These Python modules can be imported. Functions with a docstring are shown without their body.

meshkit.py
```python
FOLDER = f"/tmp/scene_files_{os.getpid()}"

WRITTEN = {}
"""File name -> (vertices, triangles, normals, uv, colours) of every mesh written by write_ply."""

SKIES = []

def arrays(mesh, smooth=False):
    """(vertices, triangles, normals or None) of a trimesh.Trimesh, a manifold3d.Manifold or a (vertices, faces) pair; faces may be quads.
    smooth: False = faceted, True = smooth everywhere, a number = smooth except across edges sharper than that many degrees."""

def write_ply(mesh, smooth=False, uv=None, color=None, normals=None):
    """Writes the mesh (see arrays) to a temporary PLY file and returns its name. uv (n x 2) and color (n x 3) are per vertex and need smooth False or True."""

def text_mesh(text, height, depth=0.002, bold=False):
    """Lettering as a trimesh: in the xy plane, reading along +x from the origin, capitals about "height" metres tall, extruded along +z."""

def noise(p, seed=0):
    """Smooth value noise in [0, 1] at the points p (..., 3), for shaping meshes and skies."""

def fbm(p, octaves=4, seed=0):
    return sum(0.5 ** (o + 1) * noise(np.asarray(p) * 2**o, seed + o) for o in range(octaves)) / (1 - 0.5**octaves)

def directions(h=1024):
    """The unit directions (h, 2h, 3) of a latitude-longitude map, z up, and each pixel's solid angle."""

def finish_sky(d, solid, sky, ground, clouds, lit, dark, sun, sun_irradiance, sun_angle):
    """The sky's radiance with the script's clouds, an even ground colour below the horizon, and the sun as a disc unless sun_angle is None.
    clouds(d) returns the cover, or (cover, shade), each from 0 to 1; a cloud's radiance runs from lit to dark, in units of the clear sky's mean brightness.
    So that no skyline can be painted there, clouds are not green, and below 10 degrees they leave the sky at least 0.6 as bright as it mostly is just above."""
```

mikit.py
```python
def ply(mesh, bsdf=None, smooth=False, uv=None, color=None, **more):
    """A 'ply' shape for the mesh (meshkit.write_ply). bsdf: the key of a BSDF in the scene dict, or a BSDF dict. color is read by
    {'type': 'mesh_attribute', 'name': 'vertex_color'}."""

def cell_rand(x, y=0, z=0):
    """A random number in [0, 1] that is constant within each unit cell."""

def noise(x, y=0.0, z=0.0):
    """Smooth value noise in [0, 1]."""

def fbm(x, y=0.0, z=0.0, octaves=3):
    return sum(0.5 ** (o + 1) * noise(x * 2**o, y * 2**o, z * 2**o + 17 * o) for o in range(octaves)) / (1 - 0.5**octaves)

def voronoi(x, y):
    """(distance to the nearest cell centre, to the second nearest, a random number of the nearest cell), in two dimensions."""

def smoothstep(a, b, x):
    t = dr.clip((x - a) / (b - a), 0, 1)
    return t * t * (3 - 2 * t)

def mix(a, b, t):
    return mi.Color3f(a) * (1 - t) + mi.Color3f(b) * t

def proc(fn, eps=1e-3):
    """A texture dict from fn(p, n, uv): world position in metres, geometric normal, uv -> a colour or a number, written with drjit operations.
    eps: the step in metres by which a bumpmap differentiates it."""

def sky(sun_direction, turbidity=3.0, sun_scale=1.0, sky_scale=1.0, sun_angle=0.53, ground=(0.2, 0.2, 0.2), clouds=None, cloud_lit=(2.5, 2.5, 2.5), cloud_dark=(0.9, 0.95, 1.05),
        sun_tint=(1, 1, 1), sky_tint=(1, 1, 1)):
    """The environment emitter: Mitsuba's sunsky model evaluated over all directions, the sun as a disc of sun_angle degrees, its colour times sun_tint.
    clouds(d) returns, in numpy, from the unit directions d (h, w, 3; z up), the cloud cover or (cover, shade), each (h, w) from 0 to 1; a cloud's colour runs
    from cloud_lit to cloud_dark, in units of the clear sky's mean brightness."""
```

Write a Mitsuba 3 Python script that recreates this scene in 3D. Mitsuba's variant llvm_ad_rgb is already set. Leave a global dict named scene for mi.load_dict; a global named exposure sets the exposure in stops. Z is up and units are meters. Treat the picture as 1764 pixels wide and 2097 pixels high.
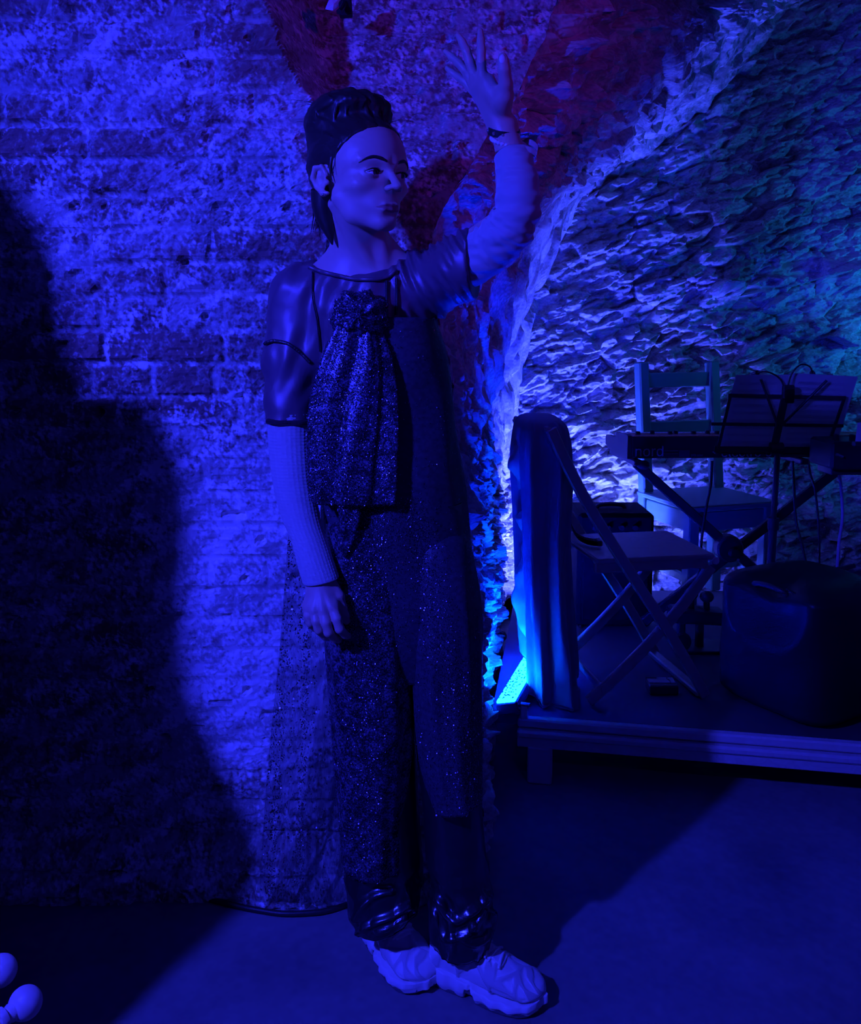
import math, random
import numpy as np, trimesh, manifold3d as m3, mitsuba as mi, drjit as dr
from scipy.spatial import cKDTree
from scipy.interpolate import interp1d, PchipInterpolator
import mikit, meshkit
from mikit import ply, proc, noise, fbm, smoothstep, mix
T = mi.ScalarTransform4f
rng = np.random.default_rng(7)
random.seed(7)

# ------------------------------------------------------------------ camera
F_PX, CX, CY, CAM_Z, PITCH = 1800.0, 882.0, 879.0, 1.28, math.radians(6.0)
CAM = np.array([0, 0, CAM_Z])
FW = np.array([0, math.cos(PITCH), -math.sin(PITCH)])
UP = np.array([0, math.sin(PITCH), math.cos(PITCH)])
RT = np.array([1.0, 0, 0])
scene = {'type': 'scene'}
labels = {}
scene['camera'] = {'type': 'perspective', 'fov': 2 * math.degrees(math.atan(882 / F_PX)), 'fov_axis': 'x',
                   'principal_point_offset_y': (1048.5 - CY) / 2097, 'near_clip': 0.02, 'far_clip': 100,
                   'to_world': T().look_at(origin=CAM.tolist(), target=(CAM + FW).tolist(), up=[0, 0, 1])}
exposure = 0.0

# ------------------------------------------------------------------ light levels (linear rgb radiance)
BLUE_POS, BLUE_AIM = np.array([-1.30, 0.25, 1.97]), np.array([-0.25, 1.95, 0.68])
BLUE_L = (95.0, 125.0, 4700.0)
RED_POS, RED_AIM = np.array([1.75, -0.35, 1.95]), np.array([0.20, 2.22, 2.05])
RED_L = (175.0, 4.0, 330.0)
BAR_L = (0.08, 15.0, 1200.0)
BAR2_L = (40.0, 60.0, 1000.0)
FILL_POS, FILL_AIM = np.array([0.95, -0.55, 2.30]), np.array([0.55, 2.6, 0.75])
FILL_L = (7.0, 4.0, 140.0)
CYAN_POS, CYAN_AIM = np.array([2.46, 3.30, 1.35]), np.array([2.10, 3.85, 1.45])
CYAN_L = (1.5, 62.0, 260.0)


def ray(px, py):
    return FW + (px - CX) / F_PX * RT - (py - CY) / F_PX * UP


def at(px, py, Y):
    d = ray(px, py)
    return CAM + d * (Y / d[1])


def on_z(px, py, Z):
    d = ray(px, py)
    return CAM + d * ((Z - CAM_Z) / d[2])


# ------------------------------------------------------------------ helpers
def numbered(key):
    used = scene.keys() | labels.keys() | {k.rsplit('__', 1)[0] for k in scene if '__' in k}
    if key not in used:
        return key
    n = 1
    while f'{key}_{n:03d}' in used:
        n += 1
    return f'{key}_{n:03d}'


def thing(name, label, cat, group=None):
    key = numbered(name)
    labels[key] = {'label': label, 'category': cat}
    if group:
        labels[key]['group'] = group
    return key


def obj(name, mesh, bsdf, parent=None, label=None, cat=None, group=None, kind=None, smooth=False, **kw):
    key = numbered(f'{parent}__{name}' if parent else name)
    scene[key] = ply(mesh, bsdf, smooth, **kw)
    d = {k: v for k, v in (('label', label), ('category', cat), ('group', group), ('kind', kind)) if v}
    if d:
        labels[key] = {**labels.get(key, {}), **d}
    return key


def cat(*ms):
    return trimesh.util.concatenate([m for m in ms])


def tm(v, f):
    return trimesh.Trimesh(np.asarray(v, float), np.asarray(f), process=False)


def box(lo, hi, bev=0.0):
    lo, hi = np.minimum(lo, hi).astype(float), np.maximum(lo, hi).astype(float)
    if bev <= 0:
        return trimesh.creation.box(bounds=[lo, hi])
    e = np.minimum(bev, (hi - lo) * 0.45)
    pts = []
    for s in np.ndindex(2, 2, 2):
        c = np.where(s, hi, lo)
        sg = np.where(s, -1, 1)
        for k in range(3):
            o = sg * e
            o[k] = 0
            pts.append(c + o)
    return trimesh.convex.convex_hull(np.array(pts))


def frame(d):
    d = np.asarray(d, float)
    d = d / np.linalg.norm(d)
    a = np.cross(d, [0, 0, 1.0] if abs(d[2]) < 0.95 else [0, 1.0, 0])
    a /= np.linalg.norm(a)
    return a, np.cross(d, a), d


def bar(p, q, w, h, up=(0, 0, 1), bev=0.002):
    """A squared bar from p to q: w across, h along 'up'."""
    p, q = np.asarray(p, float), np.asarray(q, float)
    d = q - p
    L = np.linalg.norm(d)
    d = d / L
    a = np.cross(d, up)
    if np.linalg.norm(a) < 1e-6:
        a = np.cross(d, [1.0, 0, 0])
    a /= np.linalg.norm(a)
    b = np.cross(a, d)
    m = box([-w / 2, -h / 2, 0], [w / 2, h / 2, L], bev)
    M = np.eye(4)
    M[:3, 0], M[:3, 1], M[:3, 2], M[:3, 3] = a, b, d, p
    if np.linalg.det(M[:3, :3]) < 0:
        M[:3, 0] *= -1
    m.apply_transform(M)
    return m


def tube(pts, r, n=10, closed=False, caps=True):
    p = np.asarray(pts, float)
    r = np.broadcast_to(r, (len(p),))
    t = np.gradient(p, axis=0)
    if closed:
        t = np.roll(p, -1, 0) - np.roll(p, 1, 0)
    t /= np.linalg.norm(t, axis=1, keepdims=True) + 1e-12
    a = np.zeros_like(p)
    ref = np.cross(t[0], [0.3, 0.2, 0.9])
    ref /= np.linalg.norm(ref)
    for i in range(len(p)):
        ref = ref - t[i] * (ref @ t[i])
        ref /= np.linalg.norm(ref)
        a[i] = ref
    b = np.cross(t, a)
    ang = np.arange(n) * 2 * np.pi / n
    v = p[:, None] + r[:, None, None] * (np.cos(ang)[None, :, None] * a[:, None] + np.sin(ang)[None, :, None] * b[:, None])
    return loft(v, closed, caps)


def loft(rows, closed=False, caps=True):
    """rows (m, n, 3): rings joined into a closed skin."""
    v = np.asarray(rows, float)
    m, n = v.shape[:2]
    f = []
    i, j = np.meshgrid(np.arange(m if closed else m - 1), np.arange(n), indexing='ij')
    i2, j2 = (i + 1) % m, (j + 1) % n
    A, B, C, D = i * n + j, i * n + j2, i2 * n + j2, i2 * n + j
    f = np.stack([A, B, C, A, C, D], -1).reshape(-1, 3)
    vv = v.reshape(-1, 3)
    if caps and not closed:
        vv = np.vstack([vv, v[0].mean(0), v[-1].mean(0)])
        k = np.arange(n)
        k2 = (k + 1) % n
        f = np.vstack([f, np.stack([k2, k, k * 0 + m * n], 1), np.stack([(m - 1) * n + k, (m - 1) * n + k2, k * 0 + m * n + 1], 1)])
    mesh = tm(vv, f)
    if mesh.volume < 0:
        mesh.invert()
    return mesh


def sheet(P):
    """A grid (m, n, 3) as a mesh."""
    P = np.asarray(P, float)
    m, n = P.shape[:2]
    i, j = np.meshgrid(np.arange(m - 1), np.arange(n - 1), indexing='ij')
    A, B, C, D = i * n + j, i * n + j + 1, (i + 1) * n + j + 1, (i + 1) * n + j
    return P.reshape(-1, 3), np.stack([A, B, C, A, C, D], -1).reshape(-1, 3)


def spline(pts, n=40):
    p = np.asarray(pts, float)
    t = np.r_[0, np.cumsum(np.linalg.norm(np.diff(p, axis=0), axis=1))]
    return PchipInterpolator(t, p)(np.linspace(0, t[-1], n))


def sphere(c, r, sub=3):
    m = trimesh.creation.icosphere(sub, 1.0)
    m.apply_scale(r)
    m.apply_translation(c)
    return m


def lathe(profile, origin, axis, n=32):
    """profile [(radius, height)] turned about the axis at the origin."""
    a, b, d = frame(axis)
    pr = np.asarray(profile, float)
    ang = np.arange(n) * 2 * np.pi / n
    ring = np.cos(ang)[:, None] * a + np.sin(ang)[:, None] * b
    v = np.asarray(origin)[None, None] + pr[:, 0][:, None, None] * ring[None] + pr[:, 1][:, None, None] * d[None, None]
    return loft(v)


# ------------------------------------------------------------------ materials
def rgb(*c):
    return {'type': 'rgb', 'value': list(map(float, c))}


def mat(key, color, rough=0.6, metal=0.0, spec=0.5, **kw):
    scene[key] = {'type': 'twosided', 'bsdf': {'type': 'principled', 'base_color': color if isinstance(color, dict) else rgb(*color),
                                               'roughness': rough, 'metallic': metal, 'specular': spec, **kw}}


def whitewash(p, n, uv):
    # limewash worn off brick and stone; uv.x = how bare the piece is, uv.y = its own shade
    a = fbm(p.x * 11, p.y * 11, p.z * 16, 4)
    u, v = p.x * 0.83 + p.z * 0.56, p.z * 0.83 - p.x * 0.56
    b = fbm(u * 48 + 9, p.y * 48, v * 60, 3)
    c = fbm(v * 120, p.y * 120 + 4, u * 140, 2)
    t = 0.36 * a + 0.36 * b + 0.28 * c
    brick = mix((0.15, 0.085, 0.075), (0.30, 0.18, 0.16), 0.5 * uv.y + 0.5 * c)
    thin = mix(brick, (0.46, 0.44, 0.41), smoothstep(0.34, 0.58, t + 0.04 - 0.26 * uv.x))
    d = fbm(u * 20 + 3, p.y * 26, v * 30, 4)
    return mix(thin, (0.86, 0.84, 0.80), smoothstep(0.46, 0.68, 0.62 * d + 0.38 * c + 0.02 - 0.22 * uv.x))


mat('m_wash', proc(whitewash), 0.95, spec=0.1)


def stonecol(p, n, uv):
    a = fbm(p.x * 14, p.y * 14, p.z * 18, 3)
    c = noise(p.x * 120, p.y * 120 + 4, p.z * 140)
    return mix((0.30, 0.28, 0.26), (0.66, 0.62, 0.57), smoothstep(0.25, 0.7, 0.6 * a + 0.3 * c + 0.2 * (uv.y - 0.4)))


mat('m_stone', proc(stonecol), 0.95, spec=0.1)


def floorcol(p, n, uv):
    a = fbm(p.x * 6, p.y * 6, 0.3, 4)
    c = fbm(p.x * 60, p.y * 60, 3.3, 2)
    s = smoothstep(0.50, 0.66, fbm(p.x * 3.1 + 5, p.y * 3.1, 1.7, 3))
    return mix((0.07, 0.07, 0.075), (0.32, 0.31, 0.30), 0.15 + 0.55 * a + 0.25 * c - 0.16 * s)


mat('m_floor', proc(floorcol), 0.8, spec=0.2)


def woodcol(base, dark):
    def fn(p, n, uv):
        g = fbm(p.x * 20, p.y * 20, p.z * 20, 3)
        s = noise(g * 18 + p.x * 3, p.y * 9, p.z * 9)
        return mix(dark, base, 0.4 + 0.6 * s)
    return proc(fn)


mat('m_beech', woodcol((0.50, 0.42, 0.36), (0.36, 0.29, 0.24)), 0.45)
mat('m_rail', woodcol((0.62, 0.58, 0.54), (0.48, 0.44, 0.40)), 0.5)
mat('m_green_paint', (0.10, 0.24, 0.19), 0.5)
mat('m_deck', (0.045, 0.045, 0.05), 0.7)
mat('m_black', (0.02, 0.02, 0.022), 0.45)
mat('m_black_metal', (0.025, 0.025, 0.028), 0.35)
mat('m_black_cloth', (0.008, 0.008, 0.009), 0.9, spec=0.1)
mat('m_amp', (0.005, 0.005, 0.006), 0.8, spec=0.1)
mat('m_silver', (0.7, 0.7, 0.72), 0.3, metal=1.0)
mat('m_white', (0.75, 0.75, 0.75), 0.6)
mat('m_lamp_off', (0.02, 0.02, 0.02), 0.9)
# ================================================================== the cellar
from scipy.ndimage import gaussian_filter
FB = meshkit.fbm
NZ = meshkit.noise


def facets(P, size, slope, seed, rot=0.0, k=1):
    """Broken-stone relief: each random cell is a tilted plane. P (n, 2); size (sx, sy). Returns height in cell units, cell id, distance to the border."""
    r = np.random.default_rng(seed)
    c, s = math.cos(rot), math.sin(rot)
    Q = np.stack([P[:, 0] * c + P[:, 1] * s, -P[:, 0] * s + P[:, 1] * c], 1) / np.asarray(size)
    lo, hi = Q.min(0) - 1.5, Q.max(0) + 1.5
    gx, gy = np.meshgrid(np.arange(lo[0], hi[0]), np.arange(lo[1], hi[1]), indexing='ij')
    C = np.stack([gx.ravel(), gy.ravel()], 1) + r.uniform(-0.48, 0.48, (gx.size, 2))
    base, grad = r.uniform(-0.5, 0.5, len(C)), r.normal(0, slope, (len(C), 2))
    d, i = cKDTree(C).query(Q, k=2)
    e = Q - C[i[:, 0]]
    h = base[i[:, 0]] + (e * grad[i[:, 0]]).sum(1)
    return h, i[:, 0], (d[:, 1] - d[:, 0])


def relief(P2, seed, rot, P3):
    h1, cid, edge = facets(P2, (0.20, 0.085), 0.8, seed, rot)
    h2, _, e2 = facets(P2 + 0.03 * (FB(P3 * 14, 2, seed)[:, None] - 0.5), (0.085, 0.030), 0.85, seed + 1, rot + 0.1)
    h3, _, _ = facets(P2, (0.032, 0.014), 0.8, seed + 2, rot)
    big = np.clip(FB(P3 * 2.2, 2, seed + 9) * 2.2 - 0.45, 0.25, 1.2)
    h = 0.034 * h1 * big + 0.019 * h2 + 0.008 * h3 * (1.3 - 0.6 * big) + 0.07 * (FB(P3 * 3.0, 3, seed + 5) - 0.5)
    h -= 0.010 * np.exp(-(edge / 0.10) ** 2)
    return h, cid


def split_pieces(V, F, cell, base_key, piece, bsdf, uv, most=300, min_faces=30, front=None):
    """One entry per stone cell, children of the wall; the rest stays in the wall's own mesh."""
    fc = cell[F[:, 0]]
    ids, counts = np.unique(fc[fc >= 0], return_counts=True)
    keep = ids[np.argsort(-counts)][:most]
    keep = keep[[counts[ids == q][0] >= min_faces for q in keep]] if len(keep) else keep
    rest = ~np.isin(fc, keep)

    def sub(sel):
        f = F[sel]
        u, inv = np.unique(f, return_inverse=True)
        return tm(V[u], inv.reshape(-1, 3)), uv[u]
    m, t = sub(rest)
    obj(base_key, m, bsdf, kind='structure', smooth=True, uv=t)
    order = np.argsort(fc, kind='stable')
    start = np.searchsorted(fc[order], keep)
    end = np.searchsorted(fc[order], keep, 'right')
    for n, (q, a, b) in enumerate(zip(keep, start, end)):
        m, t = sub(order[a:b])
        scene[f'{base_key}__{piece}' + (f'_{n:03d}' if n else '')] = ply(m, bsdf, False, uv=t)


# ---- the brick wall the woman leans on, with a splayed step where the vault cell begins
YW, YB, DECK = 1.95, 3.85, 0.19
D_of = lambda z: 0.27 * np.clip((z - 1.58) / 0.40, 0, 1.3) ** 0.9
strip_px = [(500, -80), (545, 0), (568, 90), (606, 160), (640, 225), (672, 290), (690, 330)]
strip_w = np.array([at(px, py, YW) for px, py in strip_px])
x_strip = lambda z: np.interp(z, strip_w[::-1, 2], strip_w[::-1, 0]) + 0.030 * (meshkit.fbm(np.stack([0 * z, 0 * z, np.asarray(z) * 13], -1), 4, 33) - 0.5)


def y_wall(x, z):
    D = D_of(z)
    s = np.clip((x - x_strip(z)) / (0.045 + 0.24 * D), 0, 1)
    return YW + D * (s * s * (3 - 2 * s)) ** 0.8


A_px = [(1175, -70), (1150, -10), (1105, 85), (1050, 215), (990, 305), (925, 400), (890, 480), (884, 560), (893, 640), (915, 720), (935, 900), (950, 1100), (962, 1300), (975, 1500), (985, 1700), (992, 1890)]
A = []
for px, py in A_px:
    Y = YW
    for _ in range(8):
        q = at(px, py, Y)
        Y = YW + D_of(q[2])
    A.append(q)
A = np.array(A)
A[-1, 2] = -0.01
C_px = [(1760, -140), (1690, -50), (1630, 10), (1450, 220), (1320, 310), (1215, 392), (1130, 560), (1068, 760), (1048, 900), (1040, 1000), (1036, 1060), (1033, 1100), (1030, 1140), (1029, 1170), (1028, 1200), (1027, 1300)]
C = np.array([at(px, py, YB) for px, py in C_px])
C[-1, 2] = -0.01
zA = A[:, 2]

nz, nx = 400, 260
Zs = np.linspace(-0.01, A[0, 2], nz)
jag = lambda z: 0.030 * (FB(np.stack([z * 0, z * 0, z * 11], -1), 4, 40) - 0.5)
xr = np.interp(Zs, zA[::-1], A[::-1, 0]) + jag(Zs)
S = np.linspace(0, 1, nx)
X = -1.45 + (xr[:, None] + 1.45) * S[None]
Z = np.repeat(Zs[:, None], nx, 1)
Y = y_wall(X, Z)
P3 = np.stack([X, Y, Z], -1).reshape(-1, 3)
COURSE, Z0 = 0.0727, 1.4386
r0 = np.random.default_rng(3)
x, z = P3[:, 0], P3[:, 2]
wob = 0.012 * (FB(np.stack([x * 4, x * 0, z * 4], 1), 2, 2) - 0.5)
row = np.floor((z + wob - Z0) / COURSE)
fz = ((z + wob - Z0) / COURSE) - row
rowi = row.astype(int) + 40
header = (rowi % 2 == 0) & (rowi % 3 != 1)
L = np.where(header, 0.134, 0.262)
off = r0.uniform(0, 0.26, 100)[rowi]
col = np.floor((x + off + 0.5 * wob) / L)
fx = (x + off + 0.5 * wob) / L - col
bid = (rowi * 64 + col.astype(int) + 30)
br = np.random.default_rng(11).uniform(0, 1, 20000)
rb = br[bid % 20000]
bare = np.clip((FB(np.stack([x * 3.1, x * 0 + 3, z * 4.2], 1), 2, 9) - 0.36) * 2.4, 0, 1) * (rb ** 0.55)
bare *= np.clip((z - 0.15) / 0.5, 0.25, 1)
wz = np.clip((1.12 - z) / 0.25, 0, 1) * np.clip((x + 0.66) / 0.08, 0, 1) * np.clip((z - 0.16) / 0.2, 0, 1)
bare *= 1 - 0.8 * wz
gx, gz = np.minimum(fx, 1 - fx) * L, np.minimum(fz, 1 - fz) * COURSE
gap = np.minimum(gx, gz)
rough = FB(P3 * 42, 3, 4) - 0.5
inb = np.clip((gap - 0.004 - 0.006 * rough) / 0.006, 0, 1)
fill = np.clip(0.35 + 1.6 * (FB(P3 * 7, 2, 21) - 0.42), 0, 1)          # mortar still flush
h = (0.009 * inb * (1 - 0.75 * fill) + 0.010 * (rb - 0.5) * inb * (0.4 + bare) + 0.011 * rough + 0.010 * (FB(P3 * 16, 3, 8) - 0.5)
     + 0.03 * (FB(P3 * 3, 2, 14) - 0.5) + 0.005 * (NZ(P3 * 120, 6) - 0.5))
h = h * (1 - 0.5 * wz)
pit = NZ(P3 * np.array([26, 26, 34]), 31)
h -= 0.014 * np.clip((pit - 0.80) / 0.1, 0, 1)
P3 = P3.copy()
far_edge = np.clip((xr[:, None] - X) / 0.04, 0, 1).ravel()
P3[:, 1] -= 1.5 * h * (0.25 + 0.75 * far_edge) + 0.072 * np.clip((0.13 - z) / 0.10, 0, 1) ** 0.8 * far_edge
V, Fq = sheet(P3.reshape(nz, nx, 3))
in_brick = (gap > 0.007) & (x > -1.05) & (x < x_strip(z) + 0.4)
cell = np.where(in_brick, bid, -1)
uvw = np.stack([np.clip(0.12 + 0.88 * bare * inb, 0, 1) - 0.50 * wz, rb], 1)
step = (y_wall(x, z) - YW > 0.004)
cell = np.where(step, -1, cell)
uvw[step, 0] = 0.2
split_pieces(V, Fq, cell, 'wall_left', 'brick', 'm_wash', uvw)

# ---- the niche: its springing and vault, from the edge of the brick wall back to the rubble wall
tA = np.r_[0, np.cumsum(np.linalg.norm(np.diff(A, axis=0), axis=1))]
uu = np.linspace(0, 1, 560)
tt = np.interp(uu, np.linspace(0, 1, 60), np.interp(np.linspace(0, tA[-1], 60) / tA[-1], np.linspace(0, 1, 60), np.linspace(0, 1, 60))) * tA[-1]
Ac = PchipInterpolator(tA, A)(tt)
Ac[:, 0] += jag(Ac[:, 2])
Cc = PchipInterpolator(tA, C)(tt)
nd = 360
w = np.linspace(0, 1, nd)
G = Ac[:, None] * (1 - w)[None, :, None] + (Cc[:, None] + np.array([0, 0.05, 0])) * w[None, :, None]
du, dv = np.gradient(G, axis=0), np.gradient(G, axis=1)
N = np.cross(du, dv)
N /= np.linalg.norm(N, axis=2, keepdims=True)
N *= np.sign((N @ np.array([1.0, -0.2, -0.6])))[..., None]
arc = np.r_[0, np.cumsum(np.linalg.norm(np.diff(Ac, axis=0), axis=1))]
P2 = np.stack([np.repeat((w * 1.9)[None], len(tt), 0).ravel(), np.repeat(arc[:, None], nd, 1).ravel()], 1)
h, cid = relief(P2, 51, 0.15, G.reshape(-1, 3))
soft = np.clip(w / 0.05, 0.2, 1)[None, :, None]
h = gaussian_filter(h.reshape(len(tt), nd), 0.65)
G = G + N * h[..., None] * soft * 0.9
V, Fq = sheet(G)
uvs = np.stack([np.zeros(len(V)), np.random.default_rng(5).uniform(0, 1, 100000)[cid % 100000]], 1)
split_pieces(V, Fq, cid, 'wall_niche', 'stone', 'm_stone', uvs)

# ---- rubble wall at the back of the stage
nxb, nzb = 680, 720
Xb, Zb = np.meshgrid(np.linspace(0.22, 2.32, nxb), np.linspace(0.10, 2.70, nzb))
Pb = np.stack([Xb.ravel(), np.full(Xb.size, YB), Zb.ravel()], 1)
h, cid = relief(Pb[:, [0, 2]], 77, 0.24, Pb)
h = gaussian_filter(h.reshape(nzb, nxb), 0.65).ravel()
Pb[:, 1] -= h * 1.25
V, Fq = sheet(Pb.reshape(nzb, nxb, 3))
uvs = np.stack([np.zeros(len(V)), np.random.default_rng(6).uniform(0, 1, 100000)[cid % 100000]], 1)
split_pieces(V, Fq, cid, 'wall_back', 'stone', 'm_stone', uvs)

# ---- floor
Xf, Yf = np.meshgrid(np.linspace(-2.6, 3.0, 300), np.linspace(-1.2, 4.2, 300))
Zf = 0.010 * (FB(np.stack([Xf * 2, Yf * 2, Xf * 0], -1), 3, 4) - 0.5) + 0.004 * (FB(np.stack([Xf * 18, Yf * 18, Xf * 0], -1), 3, 6) - 0.5)
obj('floor', tm(*sheet(np.stack([Xf, Yf, Zf], -1))), 'm_floor', kind='structure', smooth=True)

# ---- masonry pier and springing of the next arch, just left of the frame (its shadow falls on the brick wall)
shade = [(-260, 150), (-60, 262), (0, 335), (60, 395), (100, 450), (125, 520), (140, 600), (160, 700), (196, 815), (240, 846), (360, 852), (386, 900), (396, 1000), (388, 1150), (386, 1300), (408, 1400), (440, 1480), (480, 1600), (525, 1720), (500, 1830)]
YP = 1.12
pier = []
for px, py in shade:
    px = px + 60 * np.clip((py - 1400) / 300, 0, 1)
    q = at(px, py, YW)
    p = BLUE_POS + (q - BLUE_POS) * (YP - BLUE_POS[1]) / (YW - BLUE_POS[1])
    p2 = BLUE_POS + (q - BLUE_POS) * (YP + 0.10 - BLUE_POS[1]) / (YW - BLUE_POS[1])
    pier.append((p[0], max(0.5 * (p[2] + p2[2]), 0.0)))
pier = [(pier[0][0] - 0.25, pier[0][1] + 0.05)] + pier + [(pier[-1][0] + 0.02, 0.45), (pier[-1][0] + 0.09, 0.0), (pier[0][0] - 0.25, 0.0)]
from shapely.geometry import Polygon
pm = trimesh.creation.extrude_polygon(Polygon(pier), 0.10, engine='earcut')
pv = pm.vertices
pm = tm(np.stack([pv[:, 0], YP + 0.10 - pv[:, 2], pv[:, 1]], 1), pm.faces[:, ::1])
pm.fix_normals()
for _ in range(4):
    pm = pm.subdivide()
pm.vertices += (0.010 * (np.stack([FB(pm.vertices * 9 + q, 3, 12 + q) for q in range(3)], 1) - 0.5))
obj('wall_pier', pm, 'm_wash', kind='structure', smooth=40, )
scene['wall_pier'] = ply(pm, 'm_wash', True, uv=np.tile([0.4, 0.5], (len(pm.vertices), 1)))

# ---- vault overhead, side and rear walls of the cellar room (outside the picture)
obj('ceiling', box([-2.6, -1.2, 2.86], [3.0, 4.2, 2.95]), 'm_stone', kind='structure')
obj('wall_right', box([2.6, -1.2, 0], [2.7, 4.2, 2.9]), 'm_stone', kind='structure')
obj('wall_rear', box([-2.6, -1.3, 0], [2.7, -1.2, 2.9]), 'm_stone', kind='structure')
obj('wall_far_left', box([-2.7, -1.2, 0], [-2.6, 2.2, 2.9]), 'm_stone', kind='structure')


# ---- the stage lights (they hang outside the frame)
def stage_light(pos, aim, L, label, r=0.042, can=0.16):
    pos, aim = np.asarray(pos, float), np.asarray(aim, float)
    d = (aim - pos) / np.linalg.norm(aim - pos)
    t = thing('stage_light', label, 'stage light')
    o = pos - d * 0.02
    obj('housing', lathe([(0.0, -0.09), (0.05, -0.085), (0.068, -0.05), (0.072, can), (0.066, can), (0.062, 0.0), (0.0, -0.004)], o, d), 'm_black_metal', t, smooth=30)
    a, b, _ = frame(d)
    ang = np.arange(32) * 2 * np.pi / 32
    ring = pos + r * (np.cos(ang)[:, None] * a + np.sin(ang)[:, None] * b)
    m = tm(np.vstack([ring, pos]), [[k, (k + 1) % 32, 32] for k in range(32)])
    if m.face_normals[0] @ d < 0:
        m.invert()
    obj('lens', m, 'm_lamp_off', t, emitter={'type': 'area', 'radiance': rgb(*L)})
    return t


stage_light(BLUE_POS, BLUE_AIM, BLUE_L, 'round blue stage light hanging left of the frame, aimed at the brick wall', can=0.09)
stage_light(RED_POS, RED_AIM, RED_L, 'round magenta stage light hanging right of the frame, behind the viewer', r=0.045, can=0.30)
stage_light(FILL_POS, FILL_AIM, FILL_L, 'dim blue stage light hanging above and right of the viewer', r=0.045, can=0.05)
stage_light(CYAN_POS, CYAN_AIM, CYAN_L, 'round cyan stage light at the right end of the rubble wall', r=0.05, can=0.07)
# ================================================================== the low stage
FL, FR = on_z(1061, 1467, DECK), on_z(1764, 1521, DECK)
ed = (FR - FL) / np.linalg.norm(FR - FL)
FR2 = FL + ed * ((2.45 - FL[0]) / ed[0])
FL2 = FL - ed * 0.075
stage = thing('stage_platform', 'low black stage platform with a pale timber front rail under the chairs and keyboard', 'stage')
deck_poly = [FL2[:2] + [0, 0.012], FR2[:2] + [0, 0.012], [2.45, 3.70], [0.37, 3.70]]
dm = trimesh.creation.extrude_polygon(Polygon(deck_poly), 0.03, engine='earcut')
dm.apply_translation([0, 0, DECK - 0.03])
obj('deck', dm, 'm_deck', stage)
nrm = np.array([ed[1], -ed[0], 0])
if nrm[1] > 0:
    nrm = -nrm
zz = np.array([0, 0, 1.0])
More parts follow.
